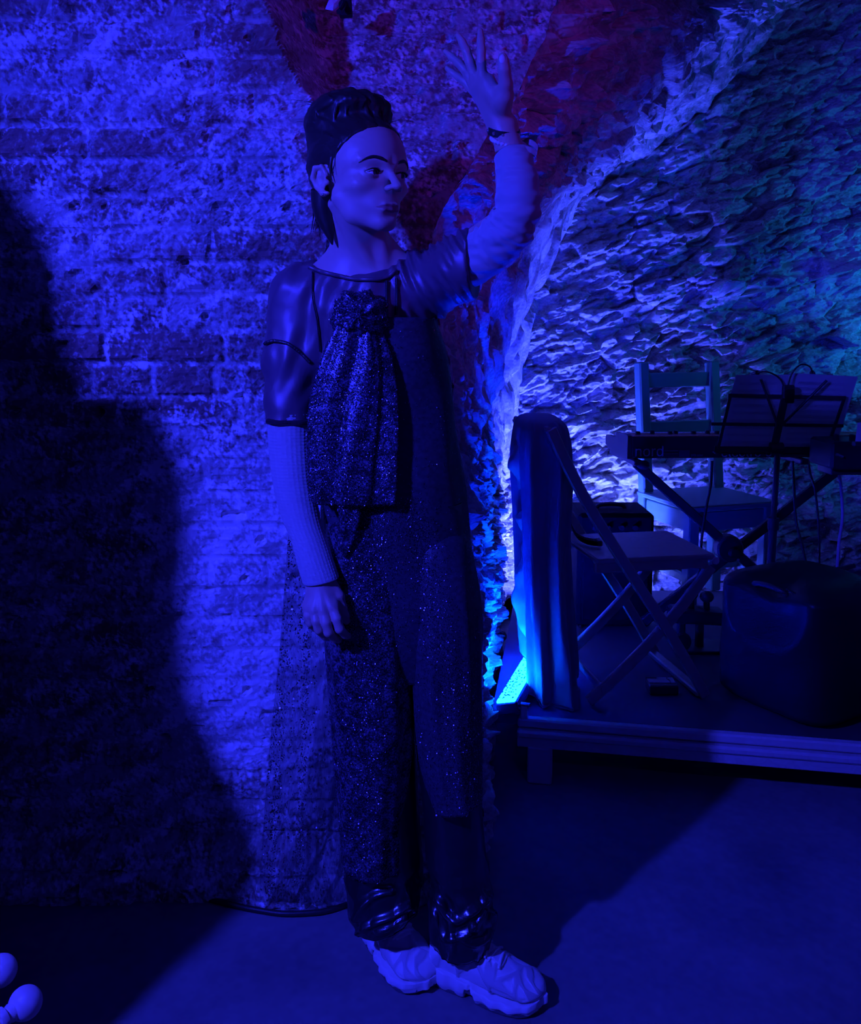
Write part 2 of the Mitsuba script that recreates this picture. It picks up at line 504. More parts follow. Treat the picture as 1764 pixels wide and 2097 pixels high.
obj('rail', bar(FL - zz * 0.013, FR2 - zz * 0.013, 0.03, 0.026, bev=0.005), 'm_rail', stage, label='upper pale timber rail along the stage front')
obj('rail', bar(FL + nrm * 0.012 - zz * 0.041, FR2 + nrm * 0.012 - zz * 0.041, 0.034, 0.022, bev=0.006), 'm_rail', stage)
obj('rail', bar(FL + nrm * 0.002 - zz * 0.067, FR2 + nrm * 0.002 - zz * 0.067, 0.03, 0.032, bev=0.002), 'm_rail', stage)
for s in (0.065, 0.985, 1.38):
    p = FL + ed * s + nrm * -0.004 - zz * 0.08
    obj('leg', bar(p, [p[0], p[1], 0.0], 0.05, 0.07, up=ed, bev=0.004), 'm_rail', stage)
for s in (0.3, 1.2):
    p = FL + ed * s - nrm * 0.95 - zz * 0.03
    obj('leg', bar(p, [p[0], p[1], 0.0], 0.05, 0.05, up=ed, bev=0.004), 'm_rail', stage)

tilt_l = np.array([-0.24, 0, 0.97])
# ---- LED bar lying at the foot of the niche wall
b0, b1 = on_z(1036, 1480, DECK), on_z(1091, 1381, DECK)
bd = (b1 - b0) / np.linalg.norm(b1 - b0)
b0 = b0 + bd * 0.015
b2 = b0 + bd * 0.55
bw = np.array([bd[1], -bd[0], 0])
led = thing('led_bar', 'glowing cyan LED light bar lying on the left edge of the stage', 'light bar')
obj('housing', bar(b0 + zz * 0.034, b2 + zz * 0.034, 0.064, 0.036, up=tilt_l, bev=0.004), 'm_black_metal', led)
lens = bar(b0 + bd * 0.004 + zz * 0.034 + tilt_l * 0.021, b2 - bd * 0.004 + zz * 0.034 + tilt_l * 0.021, 0.056, 0.010, up=tilt_l, bev=0.003)
obj('lens', lens, 'm_lamp_off', led, label='glowing cyan lens', emitter={'type': 'area', 'radiance': rgb(*BAR_L)})
gr = []
r1 = np.random.default_rng(2)
for k in range(150):
    q = b0 + bd * r1.uniform(0.01, 0.53) + np.cross(bd, tilt_l) * r1.uniform(-0.025, 0.025) + zz * 0.034 + tilt_l * 0.0265
    gr.append(bar(q, q + bd * r1.uniform(0.002, 0.006), 0.004, 0.003, bev=0))
obj('grille', cat(*gr), 'm_black_metal', led, kind='stuff')
obj('bracket', cat(bar(b0 + bw * 0.045 + bd * 0.02 + zz * 0.001, b0 + bw * 0.045 + bd * 0.02 + zz * 0.05, 0.004, 0.02),
                   tube([b0 + bw * 0.036 + bd * 0.02 + zz * 0.046, b0 + bw * 0.062 + bd * 0.02 + zz * 0.046], 0.006)), 'm_silver', led, label='small metal mounting bracket')

led2 = thing('led_bar', 'blue LED light bar on the stage floor hidden behind the coat and amplifier', 'light bar')
c0_, c1_ = np.array([0.40, 3.53, DECK]), np.array([0.82, 3.53, DECK])
obj('housing', bar(c0_ + zz * 0.036, c1_ + zz * 0.036, 0.066, 0.040, up=(0, 0.5, 0.87), bev=0.004), 'm_black_metal', led2)
obj('lens', bar(c0_ + [0.004, 0.013, 0.058], c1_ + [-0.004, 0.013, 0.058], 0.056, 0.010, up=(0, 0.5, 0.87), bev=0.003), 'm_lamp_off', led2, emitter={'type': 'area', 'radiance': rgb(*BAR2_L)})

obj('hood', bar(c0_ + [0, -0.030, 0.085], c1_ + [0, -0.030, 0.085], 0.004, 0.17, bev=0.001), 'm_black_metal', led2)

# ---- wooden folding chair, side on, its back to the left
fc = thing('folding_chair', 'brown slatless wooden folding chair seen from the side with a coat over its back', 'chair')
fx, fy = np.array([0.985, 0.17, 0]), np.array([-0.17, 0.985, 0])
seat_z = DECK + 0.445
so = (on_z(1256, 1148, seat_z) + on_z(1468, 1133, seat_z)) / 2
so = np.array([so[0] - 0.025, so[1], 0])


def FCp(a, b, z):
    return so + fx * a + fy * b + zz * (z + DECK)


seat = cat(bar(FCp(-0.185, 0.165, 0.437), FCp(0.185, 0.165, 0.437), 0.33, 0.016, bev=0.004))
obj('seat', seat, 'm_beech', fc, smooth=30)
obj('seat_rail', bar(FCp(-0.19, 0.012, 0.418), FCp(0.165, 0.012, 0.418), 0.020, 0.032, bev=0.004), 'm_beech', fc)
obj('seat_rail', bar(FCp(-0.19, 0.325, 0.418), FCp(0.165, 0.325, 0.418), 0.020, 0.032, bev=0.004), 'm_beech', fc)
obj('seat_rod', tube([FCp(0.185, -0.005, 0.426), FCp(0.185, 0.34, 0.426)], 0.011, 12), 'm_beech', fc)


def fleg(b, long_, nm):
    if long_:
        pts = [FCp(-0.335, b, 0.83), FCp(-0.25, b, 0.66), FCp(-0.085, b, 0.40), FCp(0.05, b, 0.20), FCp(0.16, b, 0.016)]
    else:
        pts = [FCp(0.178, b, 0.405), FCp(0.05, b, 0.245), FCp(-0.20, b, 0.012)]
    s = spline(pts, 14)
    rows = []
    for i, p in enumerate(s):
        t = s[min(i + 1, len(s) - 1)] - s[max(i - 1, 0)]
        t /= np.linalg.norm(t)
        n = np.cross(t, fy)
        hw, ht = 0.016, 0.010
        ring = [(hw, ht * .6), (hw * .8, ht), (-hw * .8, ht), (-hw, ht * .6), (-hw, -ht * .6), (-hw * .8, -ht), (hw * .8, -ht), (hw, -ht * .6)]
        rows.append([p + n * a + fy * c for a, c in ring])
    obj(nm, loft(rows), 'm_beech', fc, smooth=40)


fleg(-0.012, True, 'leg'); fleg(0.35, True, 'leg')
fleg(0.012, False, 'leg'); fleg(0.322, False, 'leg')
obj('backrest', cat(bar(FCp(-0.328, -0.012, 0.805), FCp(-0.328, 0.35, 0.805), 0.016, 0.07, up=(-.45, 0, .9), bev=0.005),
                    bar(FCp(-0.275, -0.012, 0.70), FCp(-0.275, 0.35, 0.70), 0.014, 0.04, up=(-.45, 0, .9), bev=0.005)), 'm_beech', fc)
obj('stretcher', bar(FCp(0.15, -0.008, 0.018), FCp(0.15, 0.35, 0.018), 0.032, 0.018, bev=0.004), 'm_beech', fc)
obj('stretcher', bar(FCp(-0.16, 0.0, 0.05), FCp(-0.16, 0.33, 0.05), 0.014, 0.024, bev=0.004), 'm_beech', fc)

# ---- coat over the back of the folding chair
scene['m_coat'] = {'type': 'twosided', 'bsdf': {'type': 'principled', 'base_color': rgb(0.25, 0.24, 0.29), 'roughness': 0.8, 'specular': 0.2, 'sheen': 0.4}}
scene['m_lining'] = {'type': 'twosided', 'bsdf': {'type': 'principled', 'base_color': rgb(0.55, 0.55, 0.58), 'roughness': 0.6, 'specular': 0.3}}
coat = thing('coat', 'long dark wool coat hanging over the back of the folding chair', 'coat')
cy0 = 2.66
prof = [(862, 1092, 1150, .10), (868, 1078, 1162, .15), (885, 1071, 1173, .17), (930, 1068, 1178, .175), (1000, 1072, 1176, .175), (1100, 1076, 1172, .175), (1200, 1078, 1177, .18), (1320, 1083, 1187, .18), (1420, 1088, 1195, .18), (1448, 1089, 1196, .18)]
pr = np.array(prof, float)
pys = np.r_[np.linspace(862, 890, 10), np.linspace(894, 1448, 70)]
cl = [PchipInterpolator(pr[:, 0], pr[:, k])(pys) for k in (1, 2, 3)]
rows = []
na = 120
for i, py in enumerate(pys):
    cx, hw = (cl[0][i] + cl[1][i]) / 2, (cl[1][i] - cl[0][i]) / 2
    c = at(cx, py, cy0 - 0.17)
    hwm = hw * (cy0 - 0.17) / F_PX
    c[1] = cy0
    ang = np.linspace(0, 2 * np.pi, na, endpoint=False)
    k = np.clip((py - 865) / 120, 0, 1)
    ex = np.sign(np.cos(ang)) * np.abs(np.cos(ang)) ** 0.7
    ey = np.sign(np.sin(ang)) * np.abs(np.sin(ang)) ** 0.7
    fold = 0.011 * k * np.sin(ang * 9 + 0.5 * np.sin(py / 160) + 0.7) + 0.008 * k * np.sin(ang * 5 + 2 + py / 260) + 0.004 * np.sin(ang * 17 + py / 90)
    rr = 1 + fold / max(hwm, 0.02)
    rows.append(np.stack([c[0] + hwm * ex * rr, cy0 + cl[2][i] * ey * (1 + 0.35 * fold / 0.05), np.full(na, c[2]) + 0.30 * np.clip((py - 1250) / 200, 0, 1) * np.clip(cl[2][i] * ey + 0.17, 0, 1)], 1))
obj('body', loft(rows), 'm_coat', coat, smooth=True)
# dangling sleeve ends under the hem and the pale lining turned out on the left
for px0, px1, yb, yy in ((1104, 1124, 1474, 2.52), (1148, 1190, 1470, 2.50)):
    rr_ = []
    for py in np.linspace(1410, yb, 12):
        k = 1 - 0.45 * np.clip((py - (yb - 22)) / 22, 0, 1) ** 2
        c = at((px0 + px1) / 2, py, yy)
        hwm = (px1 - px0) / 2 * yy / F_PX * k
        a = np.linspace(0, 2 * np.pi, 24, endpoint=False)
        rr_.append(np.stack([c[0] + hwm * np.cos(a), yy + 0.02 * np.sin(a), np.full(24, c[2])], 1))
    obj('sleeve', loft(rr_), 'm_coat', coat, smooth=40)
left = np.array([(868, 1078, 1068), (885, 1066, 1090), (920, 1048, 1090), (958, 1041, 1090), (985, 1058, 1088), (1030, 1076, 1088), (1060, 1058, 1088), (1085, 1062, 1088), (1095, 1076, 1088), (1170, 1058, 1090), (1215, 1048, 1092), (1260, 1054, 1092), (1310, 1078, 1092), (1370, 1086, 1094)], float)
pys = np.linspace(868, 1370, 90)
le, re = np.interp(pys, left[:, 0], left[:, 1]), np.interp(pys, left[:, 0], left[:, 2])
le = le + 3 * np.sin(pys / 9)
G = []
for py, l, r in zip(pys, le, re):
    r = max(r, l + 6)
    row_ = []
    for q in np.linspace(0, 1, 14):
        yq = 2.66 - 0.13 * q + 0.012 * math.sin(q * 6 + py / 40)
        row_.append(at(l + (r - l) * q, py, yq))
    G.append(row_)
G = np.array(G)
back = G + np.array([0.006, 0.008, 0])
lm = loft(np.concatenate([G, back[:, ::-1]], 1))
obj('lining', lm, 'm_lining', coat, label='pale lining turned out along the left edge', smooth=True)

# ---- green painted chair against the rubble wall
gc = thing('ladder_back_chair', 'green painted wooden chair with two back rails standing behind the keyboard', 'chair')
u, d = np.array([0.95, 0.31, 0]), np.array([-0.31, 0.95, 0])
g0 = np.array([0.985, 3.28, DECK])
GC = lambda a, b, z: g0 + u * a + d * b + zz * z
obj('seat', bar(GC(-0.005, 0.18, 0.44), GC(0.395, 0.18, 0.44), 0.39, 0.022, bev=0.005), 'm_green_paint', gc)
for a in (0.02, 0.365):
    pts = [GC(a, 0.345, 0.0), GC(a, 0.345, 0.46), GC(a, 0.405, 0.985)]
    obj('back_post', cat(bar(pts[0], pts[1] + zz * 0.006, 0.046, 0.05, up=d, bev=0.004), bar(pts[1] - zz * 0.004, pts[2], 0.046, 0.05, up=d, bev=0.006)), 'm_green_paint', gc)
    obj('front_leg', bar(GC(a, 0.02, 0.0), GC(a, 0.02, 0.43), 0.045, 0.045, up=d, bev=0.004), 'm_green_paint', gc)
    obj('side_rail', bar(GC(a, 0.04, 0.385), GC(a, 0.33, 0.385), 0.022, 0.075, bev=0.003), 'm_green_paint', gc)
    obj('stretcher', bar(GC(a, 0.04, 0.16), GC(a, 0.33, 0.16), 0.018, 0.03, bev=0.003), 'm_green_paint', gc)
for py in (778, 876):
    zc = at(1375, py, 3.70)[2] - DECK
    b = 0.345 + 0.06 * (zc - 0.46) / 0.525
    obj('back_rail', bar(GC(0.03, b, zc), GC(0.36, b, zc), 0.02, 0.062, up=(0, 0, 1), bev=0.004), 'm_green_paint', gc)
obj('apron', bar(GC(0.03, 0.02, 0.385), GC(0.36, 0.02, 0.385), 0.022, 0.075, bev=0.003), 'm_green_paint', gc)
obj('apron', bar(GC(0.03, 0.345, 0.385), GC(0.36, 0.345, 0.385), 0.022, 0.075, bev=0.003), 'm_green_paint', gc)
obj('stretcher', bar(GC(0.02, 0.18, 0.16), GC(0.365, 0.18, 0.16), 0.018, 0.03, bev=0.003), 'm_green_paint', gc)

# ---- amplifier box behind the folding chair
am = thing('amplifier', 'black amplifier box with a carrying handle on the stage behind the folding chair', 'amplifier')
a0 = at(1181, 1262, 3.22)
a1 = at(1336, 1262, 3.22)
atop = at(1260, 1052, 3.22)[2]
obj('cabinet', box([a0[0], 3.22, DECK], [a1[0], 3.46, atop], 0.012), 'm_amp', am)
obj('grille', box([a0[0] + 0.02, 3.213, DECK + 0.03], [a1[0] - 0.02, 3.222, atop - 0.10], 0.003), 'm_amp', am)
obj('control_panel', box([a0[0] + 0.012, 3.213, atop - 0.085], [a1[0] - 0.012, 3.222, atop - 0.012], 0.002), 'm_amp', am)
mx = (a0[0] + a1[0]) / 2
obj('handle', tube(spline([[mx - 0.055, 3.33, atop - 0.004], [mx - 0.045, 3.33, atop + 0.012], [mx, 3.33, atop + 0.016], [mx + 0.045, 3.33, atop + 0.012], [mx + 0.055, 3.33, atop - 0.004]], 20), 0.008), 'm_black', am, smooth=True)
for k in range(4):
    q = np.array([a0[0] + 0.06 + 0.05 * k, 3.213, atop - 0.05])
    obj('knob', lathe([(0, 0.016), (0.009, 0.016), (0.011, 0.0), (0, 0.0)], q, [0, -1, 0], 16), 'm_black', am, smooth=30)

# ---- stage piano, its back towards us
kb = thing('keyboard', 'slim stage piano seen from behind on an X stand, lettered nord electro 5', 'keyboard')
KY = 3.00
k0 = at(1285, 939, KY)
ku, kd = np.array([0.9985, 0.055, 0]), np.array([-0.055, 0.9985, 0])
kz0, kz1 = k0[2], at(1285, 894, KY)[2]
KP = lambda a, b, z: np.array([k0[0], k0[1], 0]) + ku * a + kd * b + zz * z
KL, KDp = 0.96, 0.295
scene['m_red_lacquer'] = {'type': 'twosided', 'bsdf': {'type': 'principled', 'base_color': rgb(0.30, 0.02, 0.02), 'roughness': 0.35, 'specular': 0.5}}
hk = kz1 - kz0
sec = [(0, 0.0), (0.0, hk), (0.02, hk + 0.003), (0.15, hk - 0.004), (0.16, hk - 0.022), (0.285, hk - 0.028), (KDp, hk - 0.036), (KDp, 0.016), (0.24, 0.004), (0.05, -0.004)]
rows = [[KP(a, b, kz0 + c) for b, c in sec] for a in (0.012, KL - 0.012)]
obj('body', loft(rows), 'm_red_lacquer', kb, smooth=False)
for a in (0.0, KL - 0.014):
    cheek = [[KP(a + q, b * 1.01 - 0.001, kz0 + c + (0.003 if c > 0.02 else -0.001)) for b, c in sec] for q in (0, 0.014)]
    obj('end_cheek', loft(cheek), 'm_black', kb)
obj('rear_panel', box([0, 0, 0], [1, 1, 1]), 'm_black', kb)
scene[kb + '__rear_panel'] = ply(bar(KP(0.016, -0.002, kz0 + hk * 0.5), KP(KL - 0.016, -0.002, kz0 + hk * 0.5), 0.005, hk * 0.94, bev=0.001), 'm_black')
obj('key_bed', bar(KP(0.03, 0.222, kz0 + hk - 0.022), KP(KL - 0.03, 0.222, kz0 + hk - 0.022), 0.115, 0.012, bev=0.002), 'm_white', kb, label='white keys')
scene['m_print'] = {'type': 'diffuse', 'reflectance': rgb(0.36, 0.36, 0.40)}
scene['m_print_dim'] = {'type': 'diffuse', 'reflectance': rgb(0.075, 0.07, 0.085)}


def lettering(text, a, z, height, bsdf, bold=False):
    m = meshkit.text_mesh(text, height, 0.0012, bold)
    v = m.vertices
    m.vertices = np.array([KP(a + x, -0.0045 - zc, z + y) for x, y, zc in v])
    m.fix_normals()
    return obj('lettering', m, bsdf, kb)


pxm = KY / F_PX
lettering('nord', 14 * pxm, kz0 + 5 * pxm, 21 * pxm, 'm_print')
lettering('electro 5', 196 * pxm, kz0 + 2.5 * pxm, 19 * pxm, 'm_print')
for x0, x1, y0, y1 in ((76, 106, 15, 17), (76, 106, 9, 10.5), (108, 130, 3, 17), (133, 144, 4, 9), (146, 158, 4, 8)):
    obj('decal', bar(KP(x0 * pxm, -0.005, kz0 + (y0 + y1) / 2 * pxm), KP(x1 * pxm, -0.005, kz0 + (y0 + y1) / 2 * pxm), 0.001, (y1 - y0) * pxm, bev=0), 'm_print_dim', kb)
for k in range(9):
    a = 0.05 + k * 0.047 + 0.01 * (k % 3)
    q = KP(a, 0.05 + 0.02 * (k % 2), kz0 + hk - 0.001)
    obj('knob', lathe([(0, 0.014), (0.008, 0.013), (0.0095, 0.0), (0, 0)], q, [0, 0, 1], 14), 'm_black', kb, smooth=30)

# ---- X stand under it
xs = thing('keyboard_stand', 'black double braced X shaped keyboard stand under the stage piano', 'keyboard stand')


def stand_bar(p, q, w=0.034, h=0.024):
    return bar(p, q, w, h, up=(0, 1, 0), bev=0.004)


Pt = lambda px, py, Y: at(px, py, Y)
obj('leg', stand_bar(Pt(1302, 948, 3.12), Pt(1566, 1184, 3.12)), 'm_black_metal', xs)
obj('leg', stand_bar(Pt(1716, 962, 3.16), Pt(1338, 1258, 3.16)), 'm_black_metal', xs)
obj('leg', stand_bar(Pt(1566, 1184, 3.12), Pt(1615, 1228, 3.12)), 'm_black_metal', xs)
obj('leg', stand_bar(Pt(1338, 1258, 3.16), Pt(1318, 1274, 3.16)), 'm_black_metal', xs)
ctr = Pt(1492, 1122, 3.10)
obj('hub', lathe([(0, -0.03), (0.042, -0.03), (0.048, -0.022), (0.048, 0.022), (0.042, 0.03), (0, 0.03)], ctr, [0, 1, 0], 24), 'm_black', xs, smooth=30)
obj('lock_knob', lathe([(0, -0.05), (0.016, -0.05), (0.02, -0.03), (0, -0.03)], ctr + [0.01, 0, -0.01], [0, 1, 0], 16), 'm_black', xs, smooth=30)
obj('bolt', sphere(ctr + [0.025, -0.034, -0.035], 0.0045, 2), 'm_silver', xs)
for a in (0.035, 0.62):
    obj('support_arm', bar(KP(a, -0.02, kz0 - 0.014), KP(a, KDp + 0.02, kz0 - 0.016), 0.03, 0.02, bev=0.004), 'm_black_metal', xs)
obj('end_cap', sphere(KP(0.055, -0.006, kz0 - 0.022), [0.022, 0.02, 0.016]), 'm_black', xs, smooth=True)
# ---- folding music stand, seen from behind
ms = thing('music_stand', 'black wire folding music stand with a tilted desk in front of the stage piano', 'music stand')
DY = lambda py: 2.86 - 0.00035 * (925 - py)
Dp = lambda px, py, o=0.0: at(px, py, DY(py) + o)


def desk_bar(p, q, w=0.0105, o=0.0):
    return bar(Dp(*p, o), Dp(*q, o), 0.005, w, up=(0.02, 0.0, 1) if abs(p[1] - q[1]) < 30 else (1, 0, 0), bev=0.001)


for p, q, w in (((1492, 810), (1733, 815), .0125), ((1457, 868), (1728, 872), .0105), ((1497, 808), (1469, 928), .0105), ((1731, 812), (1692, 926), .0105)):
    obj('desk_bar', desk_bar(p, q, w), 'm_black_metal', ms)
for p, q in (((1593, 870), (1559, 777)), ((1600, 872), (1694, 779))):
    obj('page_arm', tube([Dp(*p, -0.006), Dp(*q, -0.006)], 0.0042, 10), 'm_black_metal', ms)
obj('spine', bar(Dp(1611, 800, -0.004), Dp(1584, 928, -0.004), 0.008, 0.024, up=(1, 0, 0), bev=0.002), 'm_black_metal', ms)
obj('tray', cat(bar(Dp(1463, 920), Dp(1716, 922), 0.006, 0.020, bev=0.001), bar(Dp(1463, 927, 0.02), Dp(1716, 929, 0.02), 0.04, 0.004, bev=0.001)), 'm_black_metal', ms)
obj('tilt_joint', lathe([(0, -0.02), (0.02, -0.02), (0.02, 0.02), (0, 0.02)], Dp(1590, 918, -0.004), [1, 0, 0], 20), 'm_black', ms, smooth=30)
pole_top, pole_bot = at(1593, 925, 2.86), at(1578, 1178, 2.86)
mid = pole_top * 0.42 + pole_bot * 0.58
obj('pole', tube([pole_top, mid], 0.0095, 14), 'm_black_metal', ms, smooth=30)
obj('pole', tube([mid, pole_bot], 0.0135, 14), 'm_black_metal', ms, smooth=30)
obj('collar', tube([mid - (0, 0, 0.02), mid + (0, 0, 0.02)], 0.018, 16), 'm_black', ms, smooth=30)
foot = pole_bot - zz * 0.03
obj('pole_foot', tube([pole_bot, foot], 0.016, 14), 'm_silver', ms, smooth=30, label='pale metal ring at the foot of the pole')
obj('leg', bar(foot, at(1752, 1158, 2.90), 0.010, 0.014, bev=0.002), 'm_black_metal', ms)
obj('leg', bar(foot, at(1536, 1172, 2.92), 0.010, 0.014, bev=0.002), 'm_black_metal', ms)
obj('leg', tube([foot, [foot[0] - 0.05, foot[1] - 0.02, DECK + 0.01]], 0.008, 10), 'm_black_metal', ms)
obj('leg', tube([foot, [foot[0] + 0.01, foot[1] + 0.30, DECK + 0.01]], 0.008, 10), 'm_black_metal', ms)

# ---- pages on it: print shows through faintly
scene['m_paper'] = {'type': 'principledthin', 'base_color': rgb(0.62, 0.60, 0.58), 'roughness': 0.8, 'diff_trans': 0.7}
scene['m_ink'] = {'type': 'diffuse', 'reflectance': rgb(0.42, 0.41, 0.42)}


def page(cs, label, o, lines):
    cs = np.array(cs, float)
    n = 14
    G = np.zeros((n, n, 3))
    for i, a in enumerate(np.linspace(0, 1, n)):
        for j, b in enumerate(np.linspace(0, 1, n)):
            p = (cs[0] * (1 - b) + cs[1] * b) * (1 - a) + (cs[3] * (1 - b) + cs[2] * b) * a
            G[i, j] = Dp(*p, o + 0.006 * (1 - a) ** 2 * math.sin(b * 3 + 1))
    k = obj('sheet_music', loft(np.concatenate([G, (G + [0, 0.0012, 0])[:, ::-1]], 1)), 'm_paper', None, label, 'sheet music', 'pages on the music stand', smooth=False)
    ls = []
    for s in range(lines):
        a = 0.10 + 0.84 * s / lines
        r = np.random.default_rng(s)
        for q in range(3):
            aa = a + 0.012 * q
            p, e = (cs[0] * (1 - aa) + cs[3] * aa), (cs[1] * (1 - aa) + cs[2] * aa)
            l, m = p + (e - p) * 0.10, p + (e - p) * 0.92
            ls.append(bar(Dp(*l, o - 0.0012), Dp(*m, o - 0.0012), 0.0006, 0.0011, bev=0))
    obj('printing', cat(*ls), 'm_ink', k, kind='stuff')


page([(1508, 768), (1617, 767), (1580, 930), (1466, 928)], 'page of sheet music on the left half of the music stand desk', 0.010, 9)
page([(1624, 764), (1758, 771), (1708, 930), (1592, 930)], 'page of sheet music on the right half of the music stand desk', 0.014, 12)

# ---- clip lamp on top of the desk
cl_ = thing('clip_lamp', 'small black clip lamp with two bent necks on top of the music stand', 'lamp')
obj('clip', box(Dp(1603, 818, -0.03) - [0, 0.005, 0], Dp(1625, 788, -0.008), 0.004), 'm_black', cl_)
obj('battery_case', box(Dp(1609, 826, -0.045), Dp(1628, 797, -0.031), 0.004), 'm_black_cloth', cl_, label='dark grey battery case')
obj('neck', tube(spline([Dp(1606, 800, -0.012), Dp(1602, 782, -0.005), Dp(1588, 768, 0.0), Dp(1568, 761, 0.01), Dp(1552, 763, 0.03)], 24), 0.0026, 8), 'm_black', cl_, smooth=True)
obj('neck', tube(spline([Dp(1614, 796, -0.012), Dp(1618, 776, -0.005), Dp(1628, 757, 0.0), Dp(1644, 746, 0.01), Dp(1658, 750, 0.03), Dp(1664, 763, 0.05)], 24), 0.0026, 8), 'm_black', cl_, smooth=True)
for p, q in ((Dp(1552, 763, 0.03), Dp(1540, 768, 0.06)), (Dp(1664, 763, 0.05), Dp(1668, 772, 0.08))):
    obj('lamp_head', tube([p, q], 0.008, 12), 'm_black', cl_, smooth=30)

# ---- box of electronics and a second page at the right edge of the picture
eq = thing('mixer', 'black electronics box at the right end of the stage piano', 'electronics')
e0 = at(1702, 962, 2.64)
obj('body', box([e0[0], 2.64, e0[2]], [e0[0] + 0.22, 2.80, e0[2] + 0.085], 0.008), 'm_black', eq)
for k in range(3):
    obj('knob', lathe([(0, 0.02), (0.008, 0.018), (0.01, 0), (0, 0)], [e0[0] + 0.035 + 0.05 * k, 2.69, e0[2] + 0.084], [0, 0, 1], 14), 'm_black_metal', eq, smooth=30)
obj('plug', tube([at(1713, 930, 2.63), at(1727, 936, 2.63)], 0.004, 10), 'm_silver', eq, label='short metal plug')
obj('support_arm', bar([e0[0] + 0.02, 2.73, e0[2] - 0.012], [1.66, 2.73, e0[2] - 0.012], 0.10, 0.022, bev=0.003), 'm_black_metal', eq)
obj('pole', tube([[1.62, 2.73, e0[2] - 0.02], [1.62, 2.73, DECK]], 0.014, 12), 'm_black_metal', eq)
k = obj('sheet_music', loft([[at(x, y, 2.45 + o) for x, y in ((1757, 866), (1800, 862), (1795, 905), (1752, 905))] for o in (0, 0.0015)]), 'm_paper', None, 'corner of a white page at the right edge of the picture', 'sheet music')
sup = thing('page_holder', 'black page holder at the right edge of the picture', 'stand')
obj('tray', bar(at(1748, 909, 2.44), [1.54, 2.44, at(1830, 911, 2.44)[2]], 0.02, 0.012), 'm_black', sup)
pf = at(1828, 911, 2.45)
pf[0] = 1.52
obj('pole', tube([pf, [pf[0], pf[1], DECK]], 0.011, 12), 'm_black_metal', sup)

# ---- cables
scene['m_cable_pale'] = {'type': 'diffuse', 'reflectance': rgb(0.42, 0.30, 0.42)}


def cable(label, pts, r, bsdf='m_black', n=60):
    m = tube(spline(pts, n), r, 8)
    return obj('cable', m, bsdf, None, label, 'cable', smooth=True)


Pc = lambda Y, *pp: [at(x, y, Y) for x, y in pp]
cable('thin black cable hanging from the stage piano beside the green chair back post', Pc(2.985, (1459, 944), (1457, 985), (1447, 1040), (1440, 1085), (1437, 1112)) + [np.array([0.94, 3.2, DECK + 0.004])], 0.0045)
cable('black cable hanging straight down right of the music stand pole', Pc(2.97, (1624, 944), (1627, 1000), (1630, 1060), (1644, 1120), (1652, 1170)) + [np.array([1.27, 2.98, DECK + 0.004])], 0.0045)
cable('short black cable behind the right arm of the X stand', Pc(3.08, (1656, 944), (1660, 970), (1668, 995), (1676, 1060)) + [np.array([1.42, 3.2, DECK + 0.004])], 0.004)
cable('pale violet cable curving down from the right end of the stage piano', Pc(2.93, (1692, 937), (1706, 944), (1718, 966), (1724, 1010), (1726, 1060), (1718, 1120)) + [np.array([1.40, 3.0, DECK + 0.005])], 0.005, 'm_cable_pale')
cable('thin white cable on the stage floor in front of the amplifier', [on_z(x, y, DECK + 0.004) for x, y in ((1188, 1284), (1205, 1272), (1240, 1270), (1275, 1274), (1300, 1272), (1325, 1268), (1350, 1262))], 0.004, 'm_white')
cp = [on_z(x, y, 0.006) for x, y in ((262, 1818), (330, 1812), (375, 1821), (450, 1848), (520, 1864), (590, 1873), (650, 1870), (700, 1858), (735, 1838))]
cp = [np.array([q[0], min(q[1], 1.90), 0.008]) for q in cp]
cable('thick black cable along the foot of the brick wall behind the left trouser leg', cp, 0.0065)
coil = []
for a in np.linspace(0, 4.2 * np.pi, 90):
    coil.append(np.array([0.345 + 0.045 * math.cos(a) * 0.9, 2.93 + 0.02 * a / 13 + 0.01 * math.sin(a), DECK + 0.075 + 0.066 * math.sin(a)]))
cable('coiled green cable leaning at the foot of the niche wall behind the LED bar', coil, 0.0035, 'm_green_paint', 140)

# ---- dark rounded bag at the front of the stage
ba, bb = np.array([-0.50, 0.866, 0]), np.array([0.866, 0.50, 0])      # along the panel (away), along the side
bc = np.array([1.065, 2.315, DECK])


def bag_mesh():
    nu, nv = 96, 70
    rows = []
    H, Wp, Wd = 0.405, 0.40, 0.34
    for v in np.linspace(0, 1, nv):
        z = H * v
        shrink = 1 - 0.10 * abs(v - 0.4) ** 1.6 - 0.55 * np.clip((v - 0.86) / 0.14, 0, 1) ** 2.2 - 0.30 * np.clip((0.08 - v) / 0.08, 0, 1) ** 2
        th = np.linspace(0, 2 * np.pi, nu, endpoint=False)
        ca, sa = np.cos(th), np.sin(th)
        e = 0.45
        a = np.sign(ca) * np.abs(ca) ** e * Wp / 2 * shrink
        b = np.sign(sa) * np.abs(sa) ** e * Wd / 2 * (0.35 + 0.65 * shrink)
        zz_ = np.full(nu, z)
        dip = np.exp(-(a / 0.075) ** 2) * np.clip((v - 0.55) / 0.45, 0, 1)
        zz_ = zz_ - 0.045 * dip * np.clip((-b + 0.10) / 0.2, 0, 1)
        face = np.clip(-b / (Wd / 2) - 0.5, 0, 1)
        rr = np.hypot(a, (z - 0.34) * 1.0)
        b = b + face * (0.055 * np.exp(-(rr / 0.085) ** 2) - 0.018 * np.exp(-((rr - 0.15) / 0.03) ** 2))
        p = bc[None] + (a + Wp / 2 - 0.02)[:, None] * ba + (b + Wd / 2 - 0.02)[:, None] * bb
        p[:, 2] = DECK + zz_
        rows.append(p)
    m = loft(rows)
    m.vertices += 0.006 * (np.stack([FB(m.vertices * 9 + q * 3, 2, 70 + q) for q in range(3)], 1) - 0.5)
    return m


